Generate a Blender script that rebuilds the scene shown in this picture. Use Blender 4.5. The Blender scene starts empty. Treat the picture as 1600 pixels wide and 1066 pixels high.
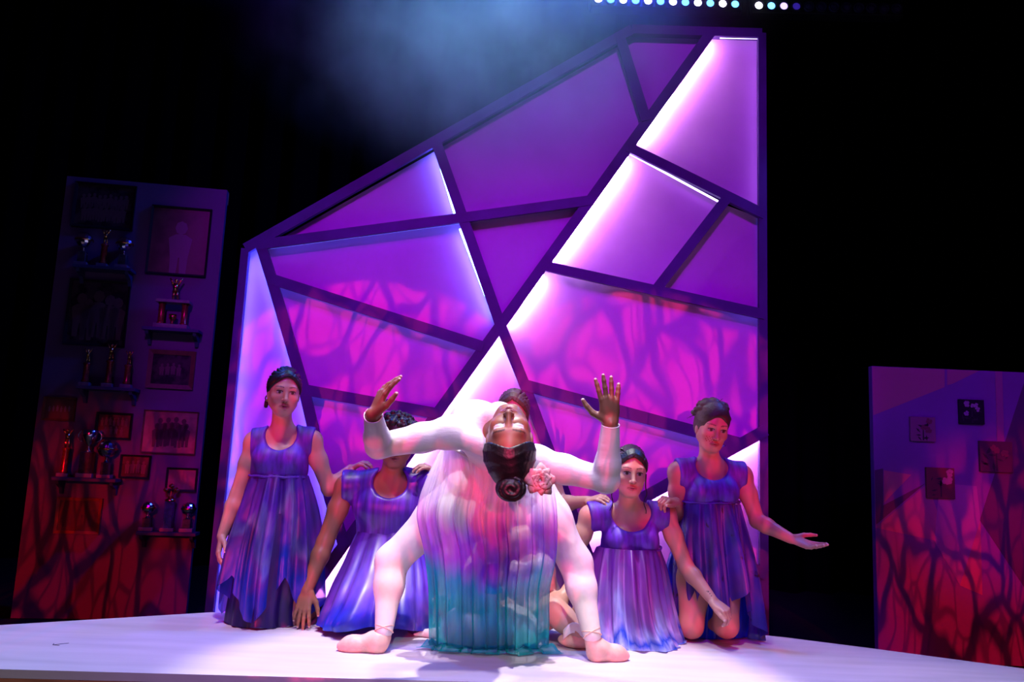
import bpy, bmesh, math, random
import numpy as np
from mathutils import Vector, Matrix

# ------------------------------------------------------------------ camera
F_PX, W_PX, H_PX = 1276.0, 1600.0, 1066.0
CAM_Z = 0.8
_U = np.array([360.0, 8480.0, -F_PX]); _U /= np.linalg.norm(_U)
_fw = np.array([0.0, 0.0, -1.0])
_Yc = _fw - _U * _U.dot(_fw); _Yc /= np.linalg.norm(_Yc)
_Xc = np.cross(_Yc, _U)
RCW = np.array([_Xc, _Yc, _U])            # camera space -> world space
SC = bpy.context.scene
COL = SC.collection
cam_data = bpy.data.cameras.new('camera')
cam_data.sensor_width = 36.0
cam_data.lens = 36.0 * F_PX / W_PX
cam_data.clip_start = 0.05
cam_data.clip_end = 60
cam = bpy.data.objects.new('camera', cam_data)
COL.objects.link(cam)
_m = Matrix([[RCW[i][j] for j in range(3)] for i in range(3)]).to_4x4()
_m.translation = (0, 0, CAM_Z)
cam.matrix_world = _m
SC.camera = cam

def P(px, py, Y):
    """the point of the place seen at pixel (px, py) and standing Y metres in front of the camera"""
    d = RCW @ np.array([(px - 800.0) / F_PX, (533.0 - py) / F_PX, -1.0])
    return np.array([0, 0, CAM_Z]) + d * (Y / d[1])

def PZ(px, py, z):
    d = RCW @ np.array([(px - 800.0) / F_PX, (533.0 - py) / F_PX, -1.0])
    return np.array([0, 0, CAM_Z]) + d * ((z - CAM_Z) / d[2])

# ------------------------------------------------------------------ world, exposure
world = bpy.data.worlds.new('dark_theatre'); SC.world = world
world.use_nodes = True
world.node_tree.nodes['Background'].inputs[0].default_value = (0.012, 0.004, 0.03, 1)
world.node_tree.nodes['Background'].inputs[1].default_value = 0.25
SC.view_settings.view_transform = 'Standard'
SC.view_settings.look = 'None'
SC.view_settings.gamma = 1
SC.view_settings.exposure = 0.0
SC.view_settings.use_curve_mapping = False
SC.cycles.use_denoising = True
SC.cycles.max_bounces = 6
SC.cycles.diffuse_bounces = 2
SC.cycles.glossy_bounces = 2
SC.cycles.transparent_max_bounces = 10
SC.cycles.volume_bounces = 0
SC.cycles.volume_step_rate = 1.5
SC.cycles.sample_clamp_indirect = 4.0

# ------------------------------------------------------------------ stage lighting
def link(nt, a, b): nt.links.new(a, b)

def gobo_nodes(light, color, seed=0.0, scale=9.0, stretch=(1.0, 0.42), width=0.10, floor=0.16, rot=0.0, second=None):
    """a leaf-vein gobo in the lantern: dark veins cut out of the beam"""
    light.use_nodes = True
    nt = light.node_tree; N = nt.nodes
    em = N.get('Emission')
    tc = N.new('ShaderNodeTexCoord')
    sep = N.new('ShaderNodeSeparateXYZ'); link(nt, tc.outputs['Normal'], sep.inputs[0])
    dx = N.new('ShaderNodeMath'); dx.operation = 'DIVIDE'; link(nt, sep.outputs[0], dx.inputs[0]); link(nt, sep.outputs[2], dx.inputs[1])
    dy = N.new('ShaderNodeMath'); dy.operation = 'DIVIDE'; link(nt, sep.outputs[1], dy.inputs[0]); link(nt, sep.outputs[2], dy.inputs[1])
    cb = N.new('ShaderNodeCombineXYZ'); link(nt, dx.outputs[0], cb.inputs[0]); link(nt, dy.outputs[0], cb.inputs[1])
    cb.inputs[2].default_value = seed
    mp = N.new('ShaderNodeMapping'); link(nt, cb.outputs[0], mp.inputs[0])
    mp.inputs['Rotation'].default_value = (0, 0, rot)
    mp.inputs['Scale'].default_value = (stretch[0] * scale, stretch[1] * scale, 1)
    nz = N.new('ShaderNodeTexNoise'); link(nt, mp.outputs[0], nz.inputs['Vector']); nz.inputs['Scale'].default_value = 0.55
    mx = N.new('ShaderNodeVectorMath'); mx.operation = 'MULTIPLY_ADD'
    link(nt, nz.outputs['Color'], mx.inputs[0]); mx.inputs[1].default_value = (1.6, 1.6, 0); link(nt, mp.outputs[0], mx.inputs[2])
    vo = N.new('ShaderNodeTexVoronoi'); vo.feature = 'DISTANCE_TO_EDGE'; link(nt, mx.outputs[0], vo.inputs['Vector']); vo.inputs['Scale'].default_value = 1.0
    mr = N.new('ShaderNodeMapRange'); link(nt, vo.outputs['Distance'], mr.inputs['Value'])
    mr.inputs['From Min'].default_value = width * 0.35; mr.inputs['From Max'].default_value = width
    mr.inputs['To Min'].default_value = floor; mr.inputs['To Max'].default_value = 1.0
    # finer side veins
    sc2 = N.new('ShaderNodeVectorMath'); sc2.operation = 'MULTIPLY'; link(nt, mx.outputs[0], sc2.inputs[0]); sc2.inputs[1].default_value = (2.3, 1.5, 1)
    v2 = N.new('ShaderNodeTexVoronoi'); v2.feature = 'DISTANCE_TO_EDGE'; link(nt, sc2.outputs[0], v2.inputs['Vector']); v2.inputs['Scale'].default_value = 1.0
    m2 = N.new('ShaderNodeMapRange'); link(nt, v2.outputs['Distance'], m2.inputs['Value'])
    m2.inputs['From Min'].default_value = width * 0.2; m2.inputs['From Max'].default_value = width * 0.8
    m2.inputs['To Min'].default_value = 0.45; m2.inputs['To Max'].default_value = 1.0
    pr = N.new('ShaderNodeMath'); pr.operation = 'MULTIPLY'; link(nt, mr.outputs[0], pr.inputs[0]); link(nt, m2.outputs[0], pr.inputs[1])
    link(nt, pr.outputs[0], em.inputs['Strength'])
    em.inputs['Color'].default_value = (1, 1, 1, 1)

def shutter_nodes(light, low=None, high=None, soft=0.008):
    """framing shutters of a profile lantern: cut the beam below / above a level"""
    light.use_nodes = True
    nt = light.node_tree; N = nt.nodes; em = N.get('Emission')
    tc = N.new('ShaderNodeTexCoord'); sep = N.new('ShaderNodeSeparateXYZ'); link(nt, tc.outputs['Normal'], sep.inputs[0])
    dy = N.new('ShaderNodeMath'); dy.operation = 'DIVIDE'; link(nt, sep.outputs[1], dy.inputs[0]); link(nt, sep.outputs[2], dy.inputs[1])
    mr = N.new('ShaderNodeMapRange'); link(nt, dy.outputs[0], mr.inputs['Value'])
    v = -(low if low is not None else high); s = soft if low is not None else -soft
    mr.inputs['From Min'].default_value = v + s; mr.inputs['From Max'].default_value = v - s
    mr.inputs['To Min'].default_value = 0; mr.inputs['To Max'].default_value = 1
    link(nt, mr.outputs[0], em.inputs['Strength'])

def spot(name, loc, target, color, power, size, blend=0.3, radius=0.06, gobo=None):
    l = bpy.data.lights.new(name, 'SPOT')
    l.energy = power; l.color = color; l.spot_size = math.radians(size); l.spot_blend = blend
    l.shadow_soft_size = radius
    o = bpy.data.objects.new(name, l); COL.objects.link(o)
    o.location = loc
    o.rotation_euler = (Vector(target) - Vector(loc)).to_track_quat('-Z', 'Y').to_euler()
    if gobo is not None: gobo_nodes(l, color, **gobo)
    return o

# overhead white special on the soloist
spot('white_top_special', (0.12, 3.20, 5.8), (0.0, 3.22, 0.4), (1.0, 0.93, 0.97), 1800, 25, 0.4, 0.05)
# lavender top wash over the platform
o = spot('lavender_top_wash', (-0.8, 1.6, 6.0), (-0.5, 3.2, 0), (0.96, 0.82, 0.95), 1050, 66, 0.6, 0.15)
shutter_nodes(o.data, high=0.17, soft=0.03)
# violet front wash on the faceted set wall, shuttered off the dancers, and a weaker one across them
o = spot('violet_front_wash', (-0.4, -4.0, 5.6), (-0.12, 4.7, 2.0), (0.46, 0.0, 1.0), 1500, 29, 0.3, 0.10)
shutter_nodes(o.data, low=-0.112, soft=0.012)
spot('violet_dancer_wash', (-0.6, -1.6, 6.0), (-0.05, 4.2, 0.7), (0.40, 0.0, 1.0), 850, 32, 0.6, 0.10)
# magenta fill from the front, and a pink one on the soloist
spot('magenta_front_fill', (1.2, -4.0, 3.2), (0.1, 3.8, 0.9), (1.0, 0.06, 0.36), 70, 30, 0.5, 0.15)
spot('pink_soloist_fill', (-2.2, -1.6, 1.4), (0.0, 3.4, 0.45), (1.0, 0.30, 0.50), 75, 22, 0.6, 0.05)
spot('pale_front_special', (0.5, -3.0, 4.4), (0.0, 3.40, 0.30), (0.74, 0.95, 1.0), 820, 11, 0.7, 0.05)
# blue back lights
spot('blue_back_light_a', (-2.4, 4.6, 3.6), (-0.8, 3.8, 0.3), (0.04, 0.16, 1.0), 260, 60, 0.5, 0.06)
spot('blue_back_light_b', (2.4, 4.6, 3.6), (0.8, 3.8, 0.3), (0.04, 0.16, 1.0), 260, 60, 0.5, 0.06)
# red side booms
spot('red_boom_a', (-4.6, 2.4, 1.3), (-0.9, 4.0, 0.6), (1.0, 0.05, 0.035), 130, 34, 0.6, 0.06)
spot('red_boom_b', (4.6, 2.4, 1.3), (0.9, 4.0, 0.6), (1.0, 0.05, 0.035), 150, 34, 0.6, 0.06)
# red leaf gobos, low from the front
spot('red_gobo_left', (-2.0, -3.5, 1.9), (-2.75, 5.3, 0.0), (1.0, 0.008, 0.03), 1900, 16, 0.9, 0.0, dict(seed=1.3, scale=44, stretch=(1, .36), width=.13, floor=.16))
spot('red_gobo_right', (2.0, -3.5, 1.9), (3.3, 5.3, 0.0), (1.0, 0.008, 0.03), 2100, 16, 0.7, 0.0, dict(seed=5.1, scale=44, stretch=(1, .40), width=.11, floor=.14))
spot('red_gobo_centre_left', (-0.6, -3.5, 1.5), (-0.80, 4.7, 0.75), (1.0, 0.03, 0.16), 1700, 15.5, 0.06, 0.0, dict(seed=2.2, scale=34, stretch=(1, .6), width=.14, floor=.05))
spot('red_gobo_centre_right', (0.6, -3.5, 1.5), (0.75, 4.7, 0.75), (1.0, 0.03, 0.16), 1700, 15.5, 0.06, 0.0, dict(seed=8.7, scale=34, stretch=(1, .6), width=.14, floor=.05))
# violet on the side panels
spot('violet_side_left', (-1.5, -3.5, 4.5), (-2.7, 5.3, 1.7), (0.30, 0.0, 1.0), 40, 17, 0.8, 0.1)
spot('violet_side_right', (1.5, -3.5, 4.5), (3.3, 5.3, 1.35), (0.42, 0.0, 1.0), 850, 16, 0.8, 0.1)
# cool lantern just above the haze
spot('haze_lantern', (-0.10, 4.50, 4.4), (-0.20, 3.30, 2.95), (0.22, 0.62, 1.0), 350, 90, 0.5, 0.06)
# added blue spot above the battens, boosts the glow around them
spot('blue_batten_glow_fill', (0.9, 5.2, 4.9), (0.2, 5.6, 3.9), (0.02, 0.05, 1.0), 420, 130, 0.9, 0.1)

# ------------------------------------------------------------------ materials
MATS = {}
def mat(name, color=(0.8, 0.8, 0.8), rough=0.6, metal=0.0, spec=0.3, attr=None, noise=None, emit=None, bump=None, alpha=None, trans=None):
    if name in MATS: return MATS[name]
    m = bpy.data.materials.new(name); m.use_nodes = True
    nt = m.node_tree; N = nt.nodes; b = N['Principled BSDF']
    b.inputs['Roughness'].default_value = rough
    b.inputs['Metallic'].default_value = metal
    b.inputs['Specular IOR Level'].default_value = spec
    b.inputs['Base Color'].default_value = (*color, 1)
    tc = N.new('ShaderNodeTexCoord')
    if attr:
        a = N.new('ShaderNodeAttribute'); a.attribute_name = attr
        link(nt, a.outputs['Color'], b.inputs['Base Color'])
    elif noise:
        sc, amt = noise[0], noise[1]
        n = N.new('ShaderNodeTexNoise'); n.inputs['Scale'].default_value = sc; n.inputs['Detail'].default_value = 5
        mp = N.new('ShaderNodeMapping'); link(nt, tc.outputs['Object'], mp.inputs[0]); link(nt, mp.outputs[0], n.inputs['Vector'])
        if len(noise) > 2: mp.inputs['Scale'].default_value = noise[2]
        r = N.new('ShaderNodeValToRGB')
        r.color_ramp.elements[0].position = 0.3; r.color_ramp.elements[1].position = 0.72
        r.color_ramp.elements[0].color = (*[c * (1 - amt) for c in color], 1)
        r.color_ramp.elements[1].color = (*[min(1, c * (1 + amt)) for c in color], 1)
        link(nt, n.outputs['Fac'], r.inputs[0]); link(nt, r.outputs[0], b.inputs['Base Color'])
    if bump:
        n2 = N.new('ShaderNodeTexNoise'); n2.inputs['Scale'].default_value = bump[0]; n2.inputs['Detail'].default_value = 4
        mp2 = N.new('ShaderNodeMapping'); link(nt, tc.outputs['Object'], mp2.inputs[0]); link(nt, mp2.outputs[0], n2.inputs['Vector'])
        if len(bump) > 2: mp2.inputs['Scale'].default_value = bump[2]
        bp = N.new('ShaderNodeBump'); bp.inputs['Strength'].default_value = bump[1]; bp.inputs['Distance'].default_value = 0.01
        link(nt, n2.outputs['Fac'], bp.inputs['Height']); link(nt, bp.outputs[0], b.inputs['Normal'])
    if emit:
        b.inputs['Emission Color'].default_value = (*emit[0], 1); b.inputs['Emission Strength'].default_value = emit[1]
    MATS[name] = m
    return m

def cloth(name, ramp, streak=0.35, nscale=(9, 1.6, 1), sheer=0.0, transl=0.25, rough=0.38, wob=0.18, spots=None, sheen=0.0):
    """dyed cloth: colour runs along UV.y with streaks along the folds; thin, lets some light through"""
    if name in MATS: return MATS[name]
    m = bpy.data.materials.new(name); m.use_nodes = True
    nt = m.node_tree; N = nt.nodes; b = N['Principled BSDF']; out = N['Material Output']
    uv = N.new('ShaderNodeUVMap'); uv.uv_map = 'UVMap'
    mp = N.new('ShaderNodeMapping'); link(nt, uv.outputs[0], mp.inputs[0]); mp.inputs['Scale'].default_value = nscale
    n = N.new('ShaderNodeTexNoise'); n.inputs['Scale'].default_value = 2.0; n.inputs['Detail'].default_value = 4; link(nt, mp.outputs[0], n.inputs['Vector'])
    sp = N.new('ShaderNodeSeparateXYZ'); link(nt, uv.outputs[0], sp.inputs[0])
    s1 = N.new('ShaderNodeMath'); s1.operation = 'SUBTRACT'; link(nt, n.outputs['Fac'], s1.inputs[0]); s1.inputs[1].default_value = 0.5
    s2 = N.new('ShaderNodeMath'); s2.operation = 'MULTIPLY_ADD'; link(nt, s1.outputs[0], s2.inputs[0]); s2.inputs[1].default_value = streak * 4 * wob * 2.5; link(nt, sp.outputs[1], s2.inputs[2])
    r = N.new('ShaderNodeValToRGB'); cr = r.color_ramp
    while len(cr.elements) > 1: cr.elements.remove(cr.elements[0])
    cr.elements[0].position = ramp[0][0]; cr.elements[0].color = (*ramp[0][1], 1)
    for p, c in ramp[1:]:
        e = cr.elements.new(p); e.color = (*c, 1)
    link(nt, s2.outputs[0], r.inputs[0])
    colout = r.outputs[0]
    # finer streaks lighten and darken the dye
    mp2 = N.new('ShaderNodeMapping'); link(nt, uv.outputs[0], mp2.inputs[0]); mp2.inputs['Scale'].default_value = (nscale[0] * 3.1, nscale[1] * 0.9, 1); mp2.inputs['Location'].default_value = (3.7, 1.9, 0)
    n2 = N.new('ShaderNodeTexNoise'); n2.inputs['Scale'].default_value = 2.0; n2.inputs['Detail'].default_value = 3; link(nt, mp2.outputs[0], n2.inputs['Vector'])
    mr = N.new('ShaderNodeMapRange'); link(nt, n2.outputs['Fac'], mr.inputs['Value']); mr.inputs['From Min'].default_value = 0.3; mr.inputs['From Max'].default_value = 0.7
    mr.inputs['To Min'].default_value = 1 - streak; mr.inputs['To Max'].default_value = 1 + streak
    vm = N.new('ShaderNodeVectorMath'); vm.operation = 'SCALE'; link(nt, colout, vm.inputs[0]); link(nt, mr.outputs[0], vm.inputs['Scale'])
    colout = vm.outputs[0]
    if spots:
        n3 = N.new('ShaderNodeTexNoise'); n3.inputs['Scale'].default_value = 1.0; n3.inputs['Detail'].default_value = 6
        mp3 = N.new('ShaderNodeMapping'); link(nt, uv.outputs[0], mp3.inputs[0]); mp3.inputs['Scale'].default_value = (34, 9, 1); link(nt, mp3.outputs[0], n3.inputs['Vector'])
        m3 = N.new('ShaderNodeMapRange'); link(nt, n3.outputs['Fac'], m3.inputs['Value']); m3.inputs['From Min'].default_value = 0.62; m3.inputs['From Max'].default_value = 0.68
        mxx = N.new('ShaderNodeMix'); mxx.data_type = 'RGBA'; link(nt, m3.outputs[0], mxx.inputs[0]); link(nt, colout, mxx.inputs[6]); mxx.inputs[7].default_value = (*spots, 1)
        colout = mxx.outputs[2]
    link(nt, colout, b.inputs['Base Color'])
    b.inputs['Roughness'].default_value = rough; b.inputs['Specular IOR Level'].default_value = 0.6
    b.inputs['Sheen Weight'].default_value = sheen
    tl = N.new('ShaderNodeBsdfTranslucent'); link(nt, colout, tl.inputs[0])
    mx = N.new('ShaderNodeMixShader'); mx.inputs[0].default_value = transl
    link(nt, b.outputs[0], mx.inputs[1]); link(nt, tl.outputs[0], mx.inputs[2])
    last = mx
    if sheer:
        tr = N.new('ShaderNodeBsdfTransparent')
        m2 = N.new('ShaderNodeMixShader'); m2.inputs[0].default_value = sheer
        link(nt, mx.outputs[0], m2.inputs[1]); link(nt, tr.outputs[0], m2.inputs[2]); last = m2
    link(nt, last.outputs[0], out.inputs['Surface'])
    MATS[name] = m
    return m

# ------------------------------------------------------------------ objects
def tag(o, label=None, cat=None, group=None, kind=None):
    if label: o['label'] = label
    if cat: o['category'] = cat
    if group: o['group'] = group
    if kind: o['kind'] = kind
    return o

def empty(name, loc, label=None, cat=None, group=None, kind=None, rot=None):
    o = bpy.data.objects.new(name, None); COL.objects.link(o); o.location = tuple(loc)
    o.empty_display_size = 0.05
    if rot is not None: o.rotation_euler = rot
    return tag(o, label, cat, group, kind)

def put(name, mesh, m=None, parent=None, smooth=False, world=True):
    o = bpy.data.objects.new(name, mesh); COL.objects.link(o)
    if m is not None and not mesh.materials: mesh.materials.append(m)
    if smooth: mesh.polygons.foreach_set('use_smooth', [True] * len(mesh.polygons))
    if parent is not None:
        o.parent = parent
        if world:
            pm = parent.matrix_basis if parent.parent is None else Matrix.Identity(4)
            o.matrix_parent_inverse = pm.inverted()
    return o

def pym(name, verts, faces):
    me = bpy.data.meshes.new(name); me.from_pydata([tuple(map(float, v)) for v in verts], [], faces); me.update(); return me

def npmesh(name, V, Q):
    me = bpy.data.meshes.new(name)
    V = np.asarray(V, np.float32); Q = np.asarray(Q, np.int32)
    k = Q.shape[1]
    me.vertices.add(len(V)); me.vertices.foreach_set('co', V.ravel())
    me.loops.add(Q.size); me.loops.foreach_set('vertex_index', Q.ravel())
    me.polygons.add(len(Q)); me.polygons.foreach_set('loop_start', np.arange(len(Q), dtype=np.int32) * k)
    me.update(calc_edges=True); me.validate()
    return me

def finish(bm, name, bevel=0.0, seg=1):
    if bevel > 0:
        bmesh.ops.bevel(bm, geom=[e for e in bm.edges], offset=bevel, segments=seg, affect='EDGES', profile=0.6)
    bmesh.ops.recalc_face_normals(bm, faces=bm.faces)
    me = bpy.data.meshes.new(name); bm.to_mesh(me); bm.free(); return me

def add_box(bm, c, s, R=None):
    M = Matrix.Translation(Vector(c)) @ (R.to_4x4() if R is not None else Matrix.Identity(4)) @ Matrix.Diagonal((s[0], s[1], s[2], 1))
    return bmesh.ops.create_cube(bm, size=1.0, matrix=M)

def box(name, c, s, m, parent=None, bevel=0.0, R=None):
    bm = bmesh.new(); add_box(bm, c, s, R)
    return put(name, finish(bm, name, bevel), m, parent)

def prism_mesh(name, pts, nvec, depth, bevel=0.0):
    """polygon of world points pushed back along nvec"""
    n = len(pts); nvec = np.asarray(nvec, float)
    v = [np.asarray(p, float) for p in pts] + [np.asarray(p, float) + nvec * depth for p in pts]
    f = [tuple(range(n)), tuple(range(2 * n - 1, n - 1, -1))] + [(i, i + n, (i + 1) % n + n, (i + 1) % n) for i in range(n)]
    bm = bmesh.new(); bv = [bm.verts.new(tuple(x)) for x in v]
    for q in f: bm.faces.new([bv[i] for i in q])
    return finish(bm, name, bevel)

def lathe_mesh(name, prof, seg=20, origin=(0, 0, 0)):
    V = []; Fc = []
    for r, z in prof:
        for i in range(seg):
            a = 2 * math.pi * i / seg; V.append((origin[0] + r * math.cos(a), origin[1] + r * math.sin(a), origin[2] + z))
    for j in range(len(prof) - 1):
        for i in range(seg):
            Fc.append((j * seg + i, j * seg + (i + 1) % seg, (j + 1) * seg + (i + 1) % seg, (j + 1) * seg + i))
    Fc.append(tuple(range(seg - 1, -1, -1))); Fc.append(tuple(range((len(prof) - 1) * seg, len(prof) * seg)))
    return pym(name, V, Fc)

def tube_mesh(name, pts, radii, seg=8):
    pts = [np.asarray(p, float) for p in pts]; V = []; Fc = []
    n = len(pts)
    if np.isscalar(radii): radii = [radii] * n
    up = np.array([0.3, 0.2, 0.93])
    for i in range(n):
        d = pts[min(i + 1, n - 1)] - pts[max(i - 1, 0)]; d = d / (np.linalg.norm(d) + 1e-9)
        a = np.cross(d, up); a /= np.linalg.norm(a) + 1e-9; b = np.cross(d, a)
        for k in range(seg):
            t = 2 * math.pi * k / seg; V.append(pts[i] + radii[i] * (a * math.cos(t) + b * math.sin(t)))
    for i in range(n - 1):
        for k in range(seg):
            Fc.append((i * seg + k, i * seg + (k + 1) % seg, (i + 1) * seg + (k + 1) % seg, (i + 1) * seg + k))
    Fc.append(tuple(range(seg - 1, -1, -1))); Fc.append(tuple(range((n - 1) * seg, n * seg)))
    return pym(name, V, Fc)

# ------------------------------------------------------------------ the stage
M_floor = mat('painted_stage_floor', (0.56, 0.50, 0.57), 0.42, spec=0.35, noise=(3.0, 0.10, (0.5, 4.0, 1)), bump=(30, 0.06, (1, 8, 1)))
M_fascia = mat('stage_edge_wood', (0.46, 0.17, 0.09), 0.6, noise=(5, 0.3, (1, 1, 12)))
M_black = mat('black_floor_paint', (0.006, 0.006, 0.007), 0.8)
M_drape = mat('black_velour', (0.0022, 0.0022, 0.0030), 0.95, spec=0.0)

def z0(p): p = np.array(p); p[2] = 0; return p
back_edge = [PZ(-420, 1001, 0), PZ(0, 977, 0), PZ(330, 957, 0), PZ(700, 966, 0), PZ(1167, 990, 0), PZ(1225, 996, 0), PZ(1375, 1015, 0), PZ(1600, 1045, 0), PZ(1900, 1092, 0)]
front_edge = [PZ(1900, 1100, 0), PZ(1500, 1094, 0), PZ(750, 1066, 0), PZ(0, 1046, 0), PZ(-420, 1032, 0)]
outline = [z0(p) for p in back_edge + front_edge]
plat = put('floor', prism_mesh('floor', outline, (0, 0, -1), 0.03), M_floor); tag(plat, kind='structure')
# fascia boards under the front edge
fe = [z0(p) for p in front_edge]
for i in range(len(fe) - 1):
    a, b = fe[i], fe[i + 1]
    d = (b - a) / np.linalg.norm(b - a); n = np.array([-d[1], d[0], 0]);
    if n[1] > 0: n = -n
    q = [a + n * 0.0 + [0, 0, -0.031], b + [0, 0, -0.031], b + [0, 0, -0.31], a + [0, 0, -0.31]]
    put('fascia_board', prism_mesh('fascia_board', q, -n, 0.02), M_fascia, plat)
lower = box('floor_stage', (0, 5.0, -0.365), (24, 16, 0.1), M_black); tag(lower, kind='structure')
# chalked spike mark on the floor
sm = PZ(92, 1006, 0.0015)
M_chalk = mat('pencil_mark', (0.10, 0.09, 0.16), 0.8)
mk = [(0, 0), (0.012, -0.012), (0.02, -0.03)]
bm = bmesh.new()
for (x0, y0, x1, y1) in ((-0.02, 0.0, -0.012, -0.022), (-0.012, -0.022, 0.016, -0.026), (-0.012, -0.022, 0.03, 0.02)):
    c = ((x0 + x1) / 2 + sm[0], (y0 + y1) / 2 + sm[1], 0.001); L = math.hypot(x1 - x0, y1 - y0)
    add_box(bm, c, (L, 0.0035, 0.001), Matrix.Rotation(math.atan2(y1 - y0, x1 - x0), 3, 'Z'))
o = put('spike_mark', finish(bm, 'spike_mark'), M_chalk); tag(o, 'small pencilled arrow mark on the pale floor at far left', 'floor mark')

# black drapes right behind
V = []; Fc = []
nx = 420
for i in range(nx + 1):
    x = -11 + 22 * i / nx
    y = 8.2 + 0.09 * math.sin(i * 0.9) + 0.04 * math.sin(i * 0.37 + 1)
    V += [(x, y, -0.31), (x, y + 0.02, 7.5)]
for i in range(nx): Fc.append((2 * i, 2 * i + 2, 2 * i + 3, 2 * i + 1))
o = put('wall_back', pym('wall_back', V, Fc), M_drape, smooth=True); tag(o, kind='structure')

# ------------------------------------------------------------------ faceted set wall
YW = 4.70
M_bar = mat('dark_violet_frame_paint', (0.070, 0.022, 0.17), 0.5, noise=(6, 0.2))
M_panel = mat('pale_panel_cloth', (0.62, 0.20, 0.70), 0.75, noise=(4, 0.05), bump=(220, 0.03))
M_ledw = mat('led_strip_white', (0.9, 0.9, 0.9), emit=((1.0, 0.88, 1.0), 120.0))
M_ledb = mat('led_strip_blue', (0.9, 0.9, 0.9), emit=((0.08, 0.20, 1.0), 40.0))
M_ledc = mat('led_strip_pale_blue', (0.9, 0.9, 0.9), emit=((0.13, 0.33, 1.0), 46.0))
ZB = -0.31
wall_root = empty('set_wall', (0.0, YW, ZB), 'tall faceted purple set wall with dark diagonal bars and glowing light strips', 'set wall')
def W(px, py, Y=YW): return P(px, py, Y)
nodes = dict(A=(386, 386), B=(988, 45), C=(1191, 51), D=(1197, 996), E=(326, 962),
             M0=(1111, 50), Ma=(984, 231), X=(782, 508), Mb=(852, 416), M1=(683, 646), M2=(462, 958),
             N0=(683, 226), N1=(820, 602), N2=(962, 985),
             P0=(407, 382), Pa=(424, 436), Pb=(475, 609), Pc=(512, 768), P1=(537, 852),
             H1=(718, 341), H2=(924, 313), Q1=(752, 541), S1=(681, 646),
             Ra=(1191, 334), Rb=(1191, 491), Rc=(1134, 312), Rd=(1028, 449), T0=(970, 62), T1=(1009, 186),
             V0=(1194, 674), V1=(908, 832), D1=(1152, 692), K0=(1196, 897), K1=(1060, 830))
# true verticals for the right and left edges
ND = {k: W(*v) for k, v in nodes.items()}
ND['D'] = np.array([ND['C'][0], YW, ZB]); ND['E'] = W(326, 955); ND['E'][2] = ZB
for k in ('Ra', 'Rb', 'V0', 'K0'): ND[k][0] = ND['C'][0]
ND['A'] = W(383, 388)
barcount = [0]
def bar(a, b, w=0.062, ext=0.02, depth=0.055):
    a, b = ND[a] if isinstance(a, str) else a, ND[b] if isinstance(b, str) else b
    d = (b - a) / np.linalg.norm(b - a); n = np.array([-d[2], 0, d[0]])
    a2, b2 = a - d * ext, b + d * ext
    off = np.array([0, -0.0004 * barcount[0], 0]); barcount[0] += 1
    bm = bmesh.new()
    for hw, y0, y1 in ((w / 2, 0.0, 0.022), (min(w * .22, .013), 0.021, 0.074)):
        v = [bm.verts.new(tuple(p + off + np.array([0, y, 0]))) for y in (y0, y1) for p in (a2 + n * hw, b2 + n * hw, b2 - n * hw, a2 - n * hw)]
        for f in ((0, 1, 2, 3), (7, 6, 5, 4), (0, 4, 5, 1), (1, 5, 6, 2), (2, 6, 7, 3), (3, 7, 4, 0)): bm.faces.new([v[i] for i in f])
    put('bar', finish(bm, 'bar'), M_bar, wall_root)
for a, b, w in (('A', 'B', .062), ('B', 'C', .058), ('C', 'D', .048), ('E', 'D', .05), ('A', 'E', .046),
                ('M0', 'X', .062), ('X', 'M1', .062), ('M1', 'M2', .062), ('N0', 'X', .062), ('X', 'N1', .062), ('N1', 'N2', .062),
                ('P0', 'Pa', .062), ('Pa', 'Pb', .062), ('Pb', 'Pc', .062), ('Pc', 'P1', .062), ('P0', 'H1', .06), ('H1', 'H2', .06), ('Pa', 'Q1', .062),
                ('Pb', 'S1', .062), ('Ma', 'Ra', .06), ('Mb', 'Rb', .06), ('Rc', 'Rd', .06), ('T0', 'T1', .06),
                ('N1', 'D1', .066), ('V0', 'V1', .066), ('K0', 'K1', .06)):
    bar(a, b, w, 0.0 if a in 'ABCDE' and b in 'ABCDE' else 0.012)
# recessed panels, one behind every opening
YP = YW + 0.075
cells = [('P0', 'A', 'E', 'M2', 'P1', 'Pc', 'Pb', 'Pa'), ('P0', 'N0', 'H1'), ('N0', 'T0', 'T1', 'Ma', 'H2', 'H1'), ('T0', 'B', 'M0', 'T1'),
         ('M0', 'C', 'Ra', 'Ma'), ('Ma', 'Rc', 'Rd', 'Mb'), ('Rc', 'Ra', 'Rb', 'Rd'), ('Mb', 'Rb', 'V0', 'D1', 'N1', 'X'),
         ('H1', 'H2', 'X'), ('P0', 'H1', 'X', 'Q1', 'Pa'), ('Pa', 'Q1', 'S1', 'Pb'), ('Pb', 'S1', 'P1', 'Pc'),
         ('X', 'N1', 'V1', 'N2', 'M2', 'P1', 'S1'), ('N1', 'D1', 'V1'), ('V1', 'V0', 'K0', 'D', 'N2')]
for ci, c in enumerate(cells):
    pts = [ND[k] * 1.0 for k in c]
    for p in pts: p[1] = YP + 0.0006 * ci
    put('panel', prism_mesh('panel', pts, (0, 1, 0), 0.02), M_panel, wall_root)
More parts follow.
